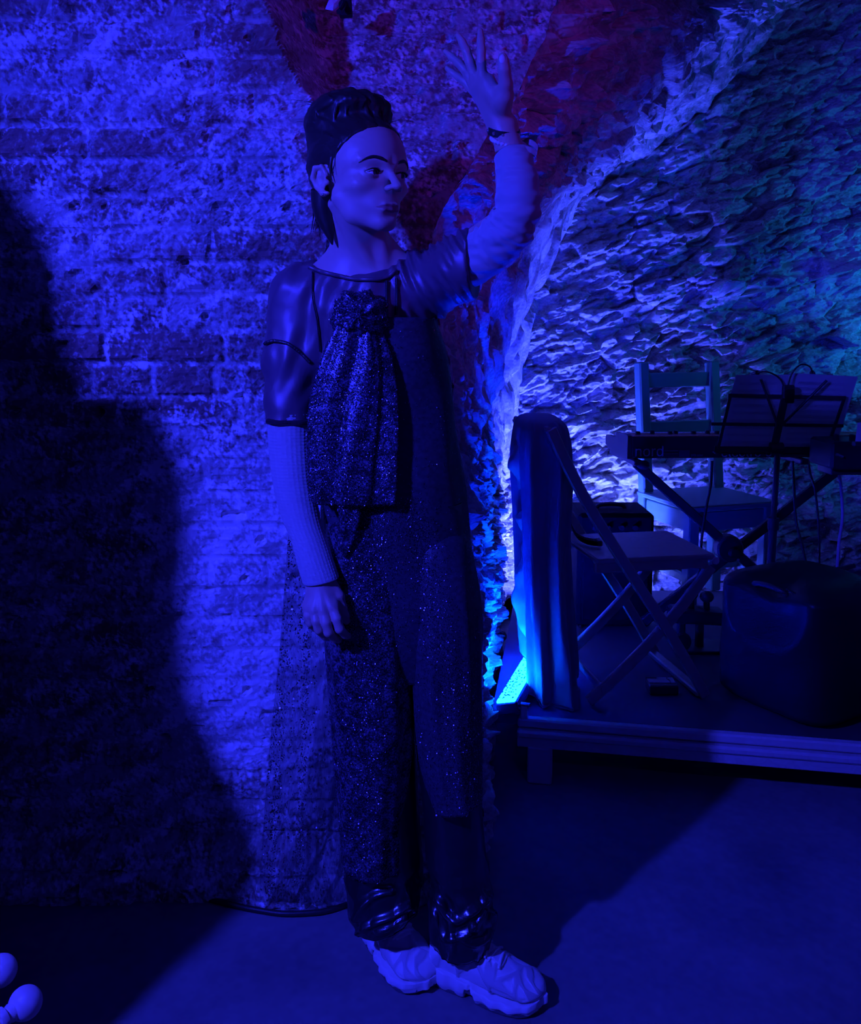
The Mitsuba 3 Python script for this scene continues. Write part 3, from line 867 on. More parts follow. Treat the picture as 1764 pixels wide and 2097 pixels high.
bg = thing('bag', 'large dark glossy rounded bag with a notched top at the right front of the stage', 'bag')
scene['m_bag'] = {'type': 'twosided', 'bsdf': {'type': 'principled', 'base_color': rgb(0.010, 0.016, 0.014), 'roughness': 0.36, 'specular': 0.16}}
obj('body', bag_mesh(), 'm_bag', bg, smooth=True)
pip = [bc + ba * 0.012 + bb * 0.012 + zz * t for t in np.linspace(0.03, 0.34, 20)] + [bc + ba * (0.012 + t) + bb * (0.014 + 0.02 * t) + zz * (0.34 + 0.05 * math.sin(t * 7)) for t in np.linspace(0.02, 0.12, 6)]
obj('piping', tube(spline(pip, 40), 0.004, 8), 'm_bag', bg, smooth=True)
hc = bc + ba * 0.19 + bb * 0.025 + zz * 0.345
obj('handle', tube(spline([hc - ba * 0.06, hc - ba * 0.05 - bb * 0.012 + zz * 0.022, hc - bb * 0.02 + zz * 0.03, hc + ba * 0.05 - bb * 0.012 + zz * 0.022, hc + ba * 0.06], 24), 0.008, 10), 'm_black', bg, smooth=True)

# ---- pedal unit on the stage behind the folding chair
pd = thing('pedal_unit', 'black pedal unit with two round knobs between the folding chair and the dark bag', 'pedal')
PYD = 2.99
q0, q1 = at(1372, 1256, PYD), at(1482, 1262, PYD)
obj('crossbar', bar(q0, q1, 0.09, 0.045, bev=0.008), 'm_black', pd)
for px, top in ((1416, 1216), (1448, 1222)):
    a = at(px, 1250, PYD)
    b = at(px, top, PYD)
    obj('post', tube([a, b], 0.011, 12), 'm_black', pd)
    obj('knob', sphere(b, [0.024, 0.024, 0.020]), 'm_black', pd, smooth=True)
for px in (1396, 1434):
    a = at(px, 1262, PYD)
    obj('leg', bar(a, [a[0], a[1], DECK], 0.03, 0.024, bev=0.004), 'm_black', pd)
c0 = at(1396, 1262, PYD)
obj('wheel', lathe([(0, -0.012), (0.028, -0.012), (0.032, 0), (0.028, 0.012), (0, 0.012)], [c0[0], c0[1] - 0.02, DECK + 0.034], [0, 1, 0], 24), 'm_black', pd, smooth=30)
obj('base_plate', box([c0[0] - 0.02, 2.93, DECK], [c0[0] + 0.16, 3.06, DECK + 0.012], 0.003), 'm_black', pd)

# ---- small things on the stage
dv = thing('transmitter', 'small flat black device with a white top lying on the stage below the folding chair', 'device')
p0 = on_z(1331, 1424, DECK)
t0 = bar(p0 + [0.0, 0.03, 0.016], p0 + [0.088, 0.028, 0.016], 0.062, 0.03, bev=0.003)
obj('case', t0, 'm_black', dv)
obj('white_top', bar(p0 + [0.002, 0.040, 0.0325], p0 + [0.084, 0.038, 0.0325], 0.040, 0.003, bev=0.001), 'm_white', dv, label='white top plate')
obj('clip', bar(p0 + [0.0, 0.057, 0.034], p0 + [0.034, 0.056, 0.034], 0.014, 0.006, bev=0.001), 'm_black', dv)
obj('wire', tube(spline([p0 + [0.066, 0.052, 0.036], p0 + [0.062, 0.04, 0.037], p0 + [0.068, 0.03, 0.036], p0 + [0.066, 0.012, 0.034]], 16), 0.0012, 6), 'm_black', dv)
st = thing('strap', 'folded dark strap lying on the seat of the folding chair', 'strap')
s0 = [on_z(x, y, DECK + 0.452) for x, y in ((1168, 1090), (1180, 1104), (1202, 1114), (1224, 1117))]
sp = spline(s0, 20)
sp[:, 2] += 0.010 + 0.02 * (1 - np.linspace(0, 1, 20)) ** 2
obj('band', loft([[p + [0, -0.02, -0.008], p + [0, 0.02, -0.008], p + [0, 0.02, 0.006], p + [0, -0.02, 0.006]] for p in sp]), 'm_black_cloth', st)
obj('buckle', box(sp[-1] - [0.004, 0.022, 0.008], sp[-1] + [0.012, 0.022, 0.009], 0.003), 'm_black', st)

# ---- turned wooden rods with ball ends, bottom left
scene['m_pale_wood'] = {'type': 'twosided', 'bsdf': {'type': 'principled', 'base_color': woodcol((0.80, 0.66, 0.62), (0.66, 0.50, 0.46)), 'roughness': 0.4}}


rod_axes = []


def ball_rod(px, py, rpx, dirpx, label):
    c = on_z(px, py, 0.27)
    e = on_z(px + dirpx[0], py + dirpx[1], 0.27)
    ax = (e - c) / np.linalg.norm(e - c)
    R = rpx * (c[1] * 1.075) / F_PX
    rod_axes.append((c + ax * 0.20, R))
    k = thing('mallet', label, 'mallet', 'wooden mallets at the bottom left corner')
    s = np.linspace(0, math.pi * 0.86, 22)
    prof = [(R * math.sin(a), -R * math.cos(a)) for a in s] + [(R * .36, R * 0.95)]
    obj('ball', lathe(prof, c, ax, 40), 'm_pale_wood', k, smooth=40)
    prof = [(R * .05, R * .80), (R * .52, R * .82), (R * .56, R * 1.0), (R * .45, R * 1.28), (R * .40, R * 1.35), (R * .66, R * 1.40), (R * .70, R * 1.62), (R * .62, R * 1.8), (R * .36, R * 1.88), (R * .30, R * 1.95), (R * .46, R * 2.05), (R * .42, R * 14), (0, R * 14)]
    obj('shaft', lathe(prof, c, ax, 32), 'm_pale_wood', k, smooth=40)


ball_rod(52, 2054, 33, (-70, 48), 'pale turned wooden mallet with a ball end, nearer of the two at the bottom left')
ball_rod(1, 1988, 32, (-70, 42), 'pale turned wooden mallet whose ball end is cut off by the left edge')

dc = (rod_axes[0][0] + rod_axes[1][0]) / 2
dt = 0.27 - rod_axes[0][1] * 0.47
drum = thing('hand_drum', 'small upright drum outside the frame under the wooden mallets', 'drum')
obj('shell', lathe([(0, 0), (0.115, 0), (0.12, 0.01), (0.12, dt - 0.012), (0, dt - 0.012)], [dc[0], dc[1], 0], [0, 0, 1], 40), 'm_beech', drum, smooth=30)
obj('skin', lathe([(0, dt - 0.012), (0.124, dt - 0.012), (0.124, dt - 0.003), (0.118, dt), (0, dt)], [dc[0], dc[1], 0], [0, 0, 1], 40), 'm_white', drum, smooth=30)

# ---- scrap of paper and a dark hook fixed high on the wall
pp = [(676, -6), (700, -6), (694, 12), (682, 22), (666, 19)]
ps = obj('paper_scrap', loft([[at(x, y, 2.09 + 0.01 * ((i * 7) % 3)) for i, (x, y) in enumerate(pp)], [at(x, y, 2.095 + 0.01 * ((i * 7) % 3)) for i, (x, y) in enumerate(pp)]]), 'm_white', None,
         'small crumpled white paper scrap fixed to the wall at the top of the picture', 'paper')
hk_ = thing('wall_hook', 'dark iron hook on the wall beside the white paper scrap at the top', 'hook')
obj('plate', bar(at(706, -12, 2.12), at(709, 34, 2.10), 0.03, 0.018, up=(0, 1, 0), bev=0.003), 'm_black', hk_)
obj('peg', tube(spline([at(706, 6, 2.10), at(700, 18, 2.07), at(694, 24, 2.05)], 10), 0.006, 8), 'm_black', hk_)
# ================================================================== the woman
def nets(f, lo, hi, h):
    """Naive surface nets of the field f(P) < 0 over a box."""
    lo, hi = np.asarray(lo, float), np.asarray(hi, float)
    n = np.ceil((hi - lo) / h).astype(int) + 1
    ax = [lo[k] + h * np.arange(n[k]) for k in range(3)]
    P = np.stack(np.meshgrid(*ax, indexing='ij'), -1).astype(np.float32)
    D = f(P).astype(np.float32)
    D[[0, -1]] = np.maximum(D[[0, -1]], h); D[:, [0, -1]] = np.maximum(D[:, [0, -1]], h); D[:, :, [0, -1]] = np.maximum(D[:, :, [0, -1]], h)
    ins = D < 0
    acc = np.zeros(tuple(n - 1) + (3,), np.float32)
    cnt = np.zeros(tuple(n - 1), np.float32)
    quads = []
    for a in range(3):
        b, c = (a + 1) % 3, (a + 2) % 3
        s0 = [slice(None)] * 3; s1 = [slice(None)] * 3
        s0[a], s1[a] = slice(0, -1), slice(1, None)
        cross = ins[tuple(s0)] != ins[tuple(s1)]
        I = np.argwhere(cross)
        I = I[(I[:, b] > 0) & (I[:, c] > 0) & (I[:, b] < n[b] - 1) & (I[:, c] < n[c] - 1)]
        J = I.copy(); J[:, a] += 1
        d0, d1 = D[tuple(I.T)], D[tuple(J.T)]
        p = I.astype(np.float32)
        p[:, a] += d0 / (d0 - d1)
        q = []
        for ob, oc in ((0, 0), (-1, 0), (-1, -1), (0, -1)):
            K = I.copy(); K[:, b] += ob; K[:, c] += oc
            np.add.at(acc, tuple(K.T), p)
            np.add.at(cnt, tuple(K.T), 1)
            q.append(np.ravel_multi_index(tuple(K.T), tuple(n - 1)))
        q = np.stack(q, 1)
        fl = d0 > 0
        q[fl] = q[fl][:, ::-1]
        quads.append(q)
    Q = np.vstack(quads)
    u, inv = np.unique(Q, return_inverse=True)
    inv = inv.reshape(-1, 4)
    V = acc.reshape(-1, 3)[u] / cnt.reshape(-1)[u][:, None] * h + lo
    m = tm(V, np.vstack([inv[:, [0, 1, 2]], inv[:, [0, 2, 3]]]))
    if m.volume < 0:
        m.invert()
    return m


def rc(P, a, b, ra, rb):
    a, b = np.asarray(a, np.float32), np.asarray(b, np.float32)
    ab = b - a
    t = np.clip(((P - a) @ ab) / (ab @ ab + 1e-12), 0, 1)
    return np.linalg.norm(P - a - t[..., None] * ab, axis=-1) - (ra + (rb - ra) * t)


def el(P, c, r):
    q = (P - np.asarray(c, np.float32)) / np.asarray(r, np.float32)
    k0 = np.linalg.norm(q, axis=-1)
    k1 = np.linalg.norm(q / np.asarray(r, np.float32), axis=-1) + 1e-9
    return k0 * (k0 - 1) / k1


def smin(a, b, k):
    h = np.clip(0.5 + 0.5 * (b - a) / k, 0, 1)
    return b * (1 - h) + a * h - k * h * (1 - h)


def smax(a, b, k):
    return -smin(-a, -b, k)


def chain(P, pts, rs, k=0.004):
    d = None
    for i in range(len(pts) - 1):
        e = rc(P, pts[i], pts[i + 1], rs[i], rs[i + 1])
        d = e if d is None else smin(d, e, k)
    return d


W = at
YAW = math.radians(41)
HO = W(741, 368, 1.655)
HX, HF = np.array([math.cos(YAW), math.sin(YAW), 0]), np.array([math.sin(YAW), -math.cos(YAW), 0])
tilt = math.radians(2)
HZ = np.array([0, 0, 1.0])
HM = np.stack([HX, HF, HZ], 1)                # columns: local axes
loc = lambda P: (P - HO.astype(np.float32)) @ HM.astype(np.float32)
wor = lambda q: HO + HM @ np.asarray(q, float)
SR, ER, WR = W(612, 602, 1.745), W(601, 965, 1.688), W(658, 1190, 1.60)
SL, EL, WL = W(880, 578, 1.735), W(1052, 446, 1.556), W(1036, 275, 1.60)
NB, NT = W(746, 548, 1.755), W(733, 430, 1.69)
EYE = [np.array([s * 0.031, 0.0655, 0.0]) for s in (-1, 1)]


def head_field(P):
    q = loc(P)
    q[..., 2] = np.where(q[..., 2] < 0, q[..., 2] / 0.84, q[..., 2])
    ax = np.abs(q[..., 0])
    m = np.stack([ax, q[..., 1], q[..., 2]], -1)                     # mirrored
    d = el(q, (0, -0.020, 0.032), (0.0735, 0.094, 0.083))
    d = smin(d, el(q, (0, 0.030, 0.030), (0.062, 0.057, 0.062)), 0.03)   # forehead
    d = smin(d, el(q, (0, 0.026, -0.048), (0.055, 0.052, 0.058)), 0.03)   # jaw mass
    d = smin(d, rc(m, (0.051, 0.002, -0.045), (0.035, 0.022, -0.082), 0.014, 0.012), 0.022)   # jaw corner
    d = smin(d, rc(m, (0.035, 0.022, -0.082), (0.006, 0.064, -0.103), 0.012, 0.012), 0.02)
    d = smin(d, el(q, (0, 0.066, -0.099), (0.020, 0.016, 0.014)), 0.018)   # chin
    d = smin(d, el(m, (0.042, 0.049, -0.024), (0.019, 0.019, 0.016)), 0.020)   # cheekbone
    d = smin(d, el(q, (0, 0.065, -0.066), (0.029, 0.018, 0.024)), 0.02)    # muzzle
    d = smin(d, rc(m, (0.010, 0.080, 0.017), (0.046, 0.063, 0.021), 0.0085, 0.007), 0.014)   # brow
    d = smax(d, -el(m, (0.031, 0.090, -0.001), (0.017, 0.016, 0.0125)), 0.012)       # socket
    nose = rc(q, (0, 0.081, 0.008), (0, 0.1035, -0.027), 0.0064, 0.0080)
    nose = smin(nose, el(q, (0, 0.1040, -0.0305), (0.0092, 0.0090, 0.0080)), 0.006)
    nose = smin(nose, el(m, (0.0108, 0.0940, -0.0330), (0.0062, 0.0095, 0.0064)), 0.006)
    d = smin(d, nose, 0.010)
    d = smax(d, -el(m, (0.0062, 0.0980, -0.0408), (0.0036, 0.0055, 0.0042)), 0.003)   # nostril
    for (a, b, ra, rb) in (((0, 0.0860, -0.0655), (0.012, 0.0835, -0.0655), 0.0052, 0.0050), ((0.012, 0.0835, -0.0655), (0.0245, 0.0735, -0.0700), 0.0050, 0.0022),
                           ((0, 0.0855, -0.0755), (0.013, 0.0820, -0.0745), 0.0056, 0.0050), ((0.013, 0.082, -0.0745), (0.0245, 0.0730, -0.0708), 0.0056, 0.002)):
        d = smin(d, rc(m, a, b, ra, rb), 0.004)
    d = smax(d, -rc(m, (0, 0.0925, -0.0703), (0.014, 0.0885, -0.0700), 0.0014, 0.0014), 0.0025)
    d = smax(d, -rc(m, (0.014, 0.0885, -0.0700), (0.0265, 0.0760, -0.0712), 0.0014, 0.0012), 0.0025)
    d = smax(d, -el(q, (0, 0.0865, -0.0875), (0.016, 0.0065, 0.0050)), 0.008)       # under the lip
    d = smax(d, -rc(q, (0, 0.0895, -0.0470), (0, 0.0900, -0.0580), 0.0018, 0.0020), 0.003)   # philtrum
    # lids: a thin shell over the ball, opened as an almond
    lid = el(m, (0.031, 0.0655, 0.0), (0.0150, 0.0150, 0.0142))
    d = smin(d, lid, 0.006)
    zz_ = m[..., 2] + 0.0006
    xx = (m[..., 0] - 0.031) / 0.0145
    open_ = np.where(zz_ > 0, zz_ / 0.0052, -zz_ / 0.0042) - (1 - xx * xx)
    slot = np.maximum(open_ * 0.0042, 0.0655 - m[..., 1])
    d = smax(d, -slot, 0.0018)
    d = smax(d, -rc(m, (0.020, 0.0845, 0.0085), (0.043, 0.0735, 0.0070), 0.0014, 0.0014), 0.003)  # lid crease
    # ears
    ear = [(0.0745, -0.004, 0.010), (0.0800, -0.012, 0.024), (0.0845, -0.026, 0.023), (0.0850, -0.034, 0.006), (0.0800, -0.028, -0.014), (0.0755, -0.014, -0.028), (0.0735, -0.004, -0.028)]
    m = m + np.array([0, 0, 0.009], np.float32)
    e = chain(m, ear, [0.0036, 0.0042, 0.0046, 0.0044, 0.0042, 0.0062, 0.0040], 0.003)
    e = smin(e, el(m, (0.0765, -0.018, 0.000), (0.0042, 0.015, 0.024)), 0.004)
    e = smin(e, rc(m, (0.0800, -0.020, 0.014), (0.0775, -0.022, -0.012), 0.0030, 0.0030), 0.003)
    e = smin(e, el(m, (0.0745, -0.003, -0.006), (0.0045, 0.005, 0.006)), 0.003)
    d = smin(d, e, 0.006)
    d = smax(d, -el(m, (0.0815, -0.0115, -0.003), (0.0050, 0.0075, 0.0105)), 0.003)
    return d


def neck_field(P):
    d = rc(P, NT, NB, 0.050, 0.0545)
    d = smin(d, rc(P, NB + [0, 0, 0.01], SR + [0.03, 0, 0.005], 0.046, 0.040), 0.045)
    d = smin(d, rc(P, NB + [0, 0, 0.01], SL + [-0.03, 0, 0.005], 0.046, 0.040), 0.045)
    d = smin(d, el(P, W(738, 660, 1.755), (0.125, 0.088, 0.13)), 0.04)
    ja = wor((-0.046, -0.026, -0.046)); jb = W(766, 556, 1.690)
    d = smin(d, rc(P, ja, jb, 0.010, 0.007), 0.018)                         # neck muscle
    jc = wor((0.05, -0.020, -0.055))
    d = smin(d, rc(P, jc, W(785, 556, 1.692), 0.010, 0.007), 0.018)
    d = smin(d, rc(P, W(768, 562, 1.686), W(660, 556, 1.725), 0.006, 0.007), 0.014)   # collar bone
    d = smin(d, rc(P, W(784, 560, 1.688), W(838, 545, 1.72), 0.006, 0.007), 0.014)
    return d


bust = nets(lambda P: smin(head_field(P), neck_field(P), 0.014), W(575, 700, 1.70) + [0, -0.16, 0.02], [0.02, 1.87, 1.775], 0.0021)


def body_field(P):
    hip = W(820, 1060, 1.735)
    d = el(P, W(752, 700, 1.755), (0.098, 0.080, 0.15))
    d = smin(d, el(P, W(790, 880, 1.75), (0.105, 0.080, 0.14)), 0.06)
    d = smin(d, el(P, hip, (0.112, 0.085, 0.12)), 0.06)
    d = smin(d, rc(P, NT, NB, 0.046, 0.050), 0.03)
    d = smin(d, rc(P, NB, SR, 0.045, 0.042), 0.03)
    d = smin(d, rc(P, NB, SL, 0.045, 0.042), 0.03)
    d = smin(d, rc(P, SR, ER, 0.040, 0.028), 0.02)
    d = smin(d, rc(P, ER, WR, 0.028, 0.023), 0.015)
    d = smin(d, rc(P, SL, EL, 0.040, 0.029), 0.02)
    d = smin(d, rc(P, EL, WL, 0.029, 0.022), 0.015)
    lk, la = W(762, 1480, 1.70), np.array([-0.088, 1.71, 0.09])
    rk, ra = W(915, 1480, 1.68), np.array([0.055, 1.65, 0.09])
    d = smin(d, smin(rc(P, hip + [-0.05, 0, -0.03], lk, 0.062, 0.048), rc(P, lk, la, 0.052, 0.036), 0.02), 0.03)
    d = smin(d, smin(rc(P, hip + [0.05, 0, -0.03], rk, 0.062, 0.048), rc(P, rk, ra, 0.052, 0.036), 0.02), 0.03)
    return d


core = nets(body_field, [-0.40, 1.42, 0.05], [0.26, 1.93, 1.60], 0.008)


# ---- hands: skeletons measured from the picture, each joint with its own depth
def hand_field(P, wrist, fore, palm, fingers, thumb, k=0.008):
    d = chain(P, [fore, wrist], [0.0265, 0.0225], 0.01)
    for c, r in palm:
        d = smin(d, rc(P, wrist, c, 0.020, r), 0.012)
    for a, b in zip(palm[:-1], palm[1:]):
        d = smin(d, rc(P, a[0], b[0], a[1], b[1]), 0.008)
    tips = None
    for pts, rs in fingers + [thumb]:
        f = chain(P, pts, rs, 0.003)
        tips = f if tips is None else np.minimum(tips, f)
    return smin(d, tips, 0.006)


hw_ = W(1031, 262, 1.595)
fin = lambda r: [x * 0.90 for x in r]
up_f = {
    'index': ([W(988, 160, 1.570), W(986, 128, 1.562), W(986, 104, 1.560), W(985, 82, 1.564), W(984, 64, 1.570)], [.0105, .0090, .0086, .0074, .0058]),
    'middle': ([W(973, 158, 1.582), W(963, 128, 1.578), W(956, 106, 1.578), W(947, 86, 1.584), W(939, 73, 1.590)], [.0105, .0090, .0086, .0074, .0056]),
    'ring': ([W(966, 168, 1.594), W(953, 144, 1.594), W(941, 130, 1.596), W(926, 117, 1.602), W(913, 106, 1.608)], [.0100, .0086, .0082, .0070, .0054]),
    'little': ([W(968, 184, 1.606), W(952, 167, 1.610), W(940, 158, 1.612), W(927, 149, 1.616), W(916, 140, 1.620)], [.0092, .0078, .0074, .0064, .0050]),
}
up_palm = [(W(999, 168, 1.572), .0125), (W(985, 170, 1.582), .0120), (W(979, 180, 1.594), .0115), (W(984, 196, 1.604), .0110)]
up_thumb = ([W(1030, 226, 1.575), W(1035, 196, 1.548), W(1036, 172, 1.535), W(1033, 143, 1.525), W(1031, 126, 1.524), W(1030, 117, 1.526)], [.0150, .0145, .0120, .0105, .0095, .0075])
web = lambda P: smin(rc(P, W(1008, 190, 1.565), W(1024, 208, 1.560), .013, .015), rc(P, W(1000, 180, 1.573), W(1028, 186, 1.550), .008, .007), 0.01)


def hand_up(P):
    d = hand_field(P, hw_, W(1051, 335, 1.574), up_palm, [(p, fin(r)) for p, r in up_f.values()], up_thumb)
    d = smin(d, web(P), 0.012)
    for nme in ('index', 'middle', 'ring', 'little'):
        d = smin(d, rc(P, hw_ + [-0.004, -0.014, 0.02], up_f[nme][0][0] + [0, -0.009, 0.0], .004, .0035), 0.006)
    return d


handL = nets(hand_up, [0.015, 1.49, 1.60], [0.165, 1.65, 1.955], 0.0017)

dw = W(656, 1188, 1.602)
dn_f = {
    'index': ([W(681, 1242, 1.570), W(690, 1268, 1.556), W(696, 1288, 1.556), W(707, 1300, 1.572), W(713, 1303, 1.590)], [.0102, .0092, .0086, .0074, .0060]),
    'middle': ([W(662, 1248, 1.566), W(668, 1276, 1.552), W(673, 1295, 1.552), W(686, 1308, 1.568), W(694, 1311, 1.588)], [.0102, .0092, .0086, .0074, .0060]),
    'ring': ([W(644, 1248, 1.570), W(648, 1272, 1.558), W(653, 1290, 1.560), W(665, 1303, 1.575), W(673, 1306, 1.592)], [.0096, .0088, .0082, .0070, .0056]),
    'little': ([W(630, 1244, 1.580), W(631, 1262, 1.570), W(635, 1276, 1.570), W(644, 1286, 1.582), W(650, 1288, 1.598)], [.0088, .0080, .0074, .0064, .0052]),
}
dn_palm = [(W(680, 1240, 1.576), .0125), (W(662, 1244, 1.572), .0125), (W(646, 1243, 1.576), .0118), (W(633, 1238, 1.584), .0108)]
dn_thumb = ([W(678, 1202, 1.598), W(692, 1222, 1.592), W(699, 1242, 1.592), W(706, 1262, 1.596), W(710, 1272, 1.600)], [.0150, .0125, .0102, .0088, .0068])


def hand_dn(P):
    d = hand_field(P, dw, ER * 0.25 + dw * 0.75, dn_palm, list(dn_f.values()), dn_thumb)
    for nme in ('index', 'middle', 'ring', 'little'):
        d = smin(d, rc(P, dw + [0, -0.016, 0], dn_f[nme][0][0] + [0, -0.009, 0.0], .004, .0040), 0.006)
    return d


handR = nets(hand_dn, [-0.295, 1.52, 0.69], [-0.13, 1.68, 0.93], 0.0017)


def union(ms):
    out = None
    for m in ms:
        g = m3.Mesh(np.asarray(m.vertices, np.float32), np.asarray(m.faces, np.uint32))
        g.merge()
        g = m3.Manifold(g)
        if g.status() != m3.Error.NoError:
            return None
        out = g if out is None else out + g
    o = out.to_mesh()
    return tm(o.vert_properties[:, :3], o.tri_verts)


parts = [bust, core, handL, handR]
whole = union(parts)
body = whole if whole is not None else cat(*parts)
person = 'person'
Pv = np.asarray(body.vertices, np.float32)
q = (Pv - HO) @ HM
q[:, 2] = np.where(q[:, 2] < 0, q[:, 2] / 0.84, q[:, 2])
ml = np.abs(q[:, 0])
lipz = -0.0703 - 0.0010 * (ml / 0.0255) ** 2
lip_t = lipz + 0.0075 * np.clip(1 - (ml / 0.0265) ** 1.7, 0, 1) - 0.0012 * np.exp(-(ml / 0.004) ** 2)
lip_b = lipz - 0.0105 * np.clip(1 - (ml / 0.0250) ** 2, 0, 1)
lip = np.clip((lip_t - q[:, 2]) / 0.0012 + 0.5, 0, 1) * np.clip((q[:, 2] - lip_b) / 0.0012 + 0.5, 0, 1) * (ml < 0.027) * (q[:, 1] > 0.06)
colr = np.array([0.54, 0.36, 0.30])[None] * (1 - lip[:, None]) + np.array([0.36, 0.14, 0.14])[None] * lip[:, None]
scene['m_skin'] = {'type': 'principled', 'base_color': {'type': 'mesh_attribute', 'name': 'vertex_color'}, 'roughness': 0.45, 'specular': 0.45}
scene[person] = ply(body, 'm_skin', True, color=colr)
labels[person] = {'label': 'woman in dark sequined wrap dress and white sneakers, one arm raised, at the brick wall', 'category': 'person'}

# ---- eyes
scene['m_eye'] = {'type': 'twosided', 'bsdf': {'type': 'principled', 'base_color': {'type': 'mesh_attribute', 'name': 'vertex_color'}, 'roughness': 0.12, 'specular': 0.6}}
look = np.array([0.48, 1.0, 0.0]); look /= np.linalg.norm(look)
for e in EYE:
    s = trimesh.creation.icosphere(5, 0.0126)
    ca = s.vertices @ look / 0.0126
    col_ = np.where(ca[:, None] > 0.965, [[0.01, 0.01, 0.01]], np.where(ca[:, None] > 0.84, [[0.07, 0.045, 0.03]], [[0.80, 0.78, 0.76]]))
    s.vertices = np.array([wor(e + v) for v in s.vertices])
    obj('eye', s, 'm_eye', person, smooth=True, color=col_)
scene['m_hair'] = {'type': 'twosided', 'bsdf': {'type': 'principled', 'base_color': rgb(0.035, 0.022, 0.018), 'roughness': 0.42, 'specular': 0.4}}
def face_y(x, z):
    lo_, hi_ = 0.02, 0.14
    for _ in range(18):
        mid_ = (lo_ + hi_) / 2
        v = head_field(np.array([wor((x, mid_, z))], np.float32))[0]
        lo_, hi_ = (mid_, hi_) if v < 0 else (lo_, mid_)
    return lo_


for s in (-1, 1):
    br_ = spline([(s * 0.0125, 0.0880, 0.0178), (s * 0.022, 0.0855, 0.0222), (s * 0.034, 0.0785, 0.0245), (s * 0.045, 0.0695, 0.0215), (s * 0.0545, 0.0585, 0.0140)], 24)
    rr_ = np.interp(np.linspace(0, 1, 24), [0, .2, .6, 1], [.0018, .0032, .0026, .0007])
    br_[:, 1] = [face_y(x_, z_) + 0.0003 for x_, _, z_ in br_]
    t = tube(br_, rr_, 8)
    c = np.array(t.vertices)
    t.vertices = np.array([wor(v) for v in c])
    obj('eyebrow', t, 'm_hair', person, smooth=True)
    la_ = []
    for k in range(26):
        x = -1 + 2 * k / 25
        base = np.array([s * 0.031 + 0.0137 * x, 0.0655, 0.0050 * (1 - x * x) - 0.0004])
        yy = 0.0152 * math.sqrt(max(0.05, 1 - ((0.0137 * x) / 0.0150) ** 2 - (base[2] / 0.0142) ** 2))
        base[1] += yy
        tip = base + [0.0035 * x, 0.0045, 0.0025]
        la_.append(tube([wor(base), wor((base + tip) / 2 + [0, 0.0004, -0.0004]), wor(tip)], [0.0007, 0.0005, 0.0002], 5))
    obj('eyelashes', cat(*la_), 'm_hair', person, kind='stuff')

# ---- hair: pulled back, piled up on top
def hair_field(P):
    q = loc(P)
    cap = el(q, (0, -0.026, 0.034), (0.0805, 0.0985, 0.0915))
    cap = smin(cap, el(q, (0, 0.030, 0.031), (0.068, 0.0635, 0.0665)), 0.02)
    front = (q[..., 1] - 0.064) * 0.74 - (q[..., 2] - 0.050) * 0.67
    line = front + 0.006 * np.cos(np.abs(q[..., 0]) / 0.02)
    ear = el(np.stack([np.abs(q[..., 0]), q[..., 1], q[..., 2]], -1), (0.079, -0.012, -0.014), (0.02, 0.024, 0.034))
    d = smax(cap, line, 0.006)
    d = smax(d, (q[..., 1] - 0.004) - 0.95 * (q[..., 2] - 0.012), 0.006)
    d = smax(d, -ear, 0.004)
    d = smax(d, -0.052 - q[..., 2] + 0.25 * (q[..., 1] + 0.09) * 0, 0.01)
    bun = el(q, (-0.004, -0.030, 0.128), (0.066, 0.070, 0.034))
    bun = smin(bun, el(q, (0.018, -0.010, 0.122), (0.045, 0.045, 0.030)), 0.02)
    bun = smin(bun, el(q, (-0.030, -0.055, 0.100), (0.045, 0.055, 0.045)), 0.02)
    d = smin(d, bun, 0.02)
    n = FB(np.stack([q[..., 0] * 150, q[..., 1] * 28, q[..., 2] * 45], -1), 2, 3).astype(np.float32) - 0.5
    return d + (0.006 + 0.008 * np.clip((q[..., 2] - 0.09) / 0.03, 0, 1)) * n


hb_lo, hb_hi = HO + [-0.13, -0.13, -0.075], HO + [0.13, 0.14, 0.185]
hair = nets(hair_field, hb_lo, hb_hi, 0.0026)
obj('hair', hair, 'm_hair', person, smooth=True)
hs = []
rh = np.random.default_rng(9)
for k in range(70):
    th = rh.uniform(-2.6, 0.7)
    s0_ = np.array([0.060 * math.cos(th) - 0.004, 0.062 * math.sin(th) - 0.030, 0.120 + rh.uniform(-0.03, 0.028)])
    dirn = np.array([math.cos(th) * .5 - math.sin(th) * rh.normal(0, .8), math.sin(th) * .5 + math.cos(th) * rh.normal(0, .8), rh.uniform(-.1, .5)])
    out_ = np.array([math.cos(th), math.sin(th), 0.4])
    L = rh.uniform(0.015, 0.032)
    pts = spline([wor(s0_), wor(s0_ + dirn * L * .4 + out_ * .008), wor(s0_ + dirn * L * .8 + out_ * .009), wor(s0_ + dirn * L * 1.1 + out_ * .004)], 8)
    hs.append(tube(pts, np.linspace(.0006, .0003, 8), 4))
for k in range(46):                                                        # wisps at temple, ear and nape
    a = rh.uniform(0, 1)
    if k < 22:
        p = np.array([-0.070 + 0.012 * a, 0.030 - 0.05 * a, 0.045 - 0.02 * a]); e = p + [-.004, -.012 + rh.normal(0, .006), -.03 - .02 * rh.uniform()]
        p[0] -= .003
    else:
        p = np.array([-0.050 + 0.05 * a, -0.085 - 0.01 * a, -0.03]); e = p + [rh.normal(0, .008), rh.normal(-.002, .006), -rh.uniform(.03, .075)]
    hs.append(tube([wor(p), wor((p + e) / 2 + rh.normal(0, .003, 3)), wor(e)], [.0011, .0010, .0004], 5))
obj('stray_hair', cat(*hs), 'm_hair', person, kind='stuff')
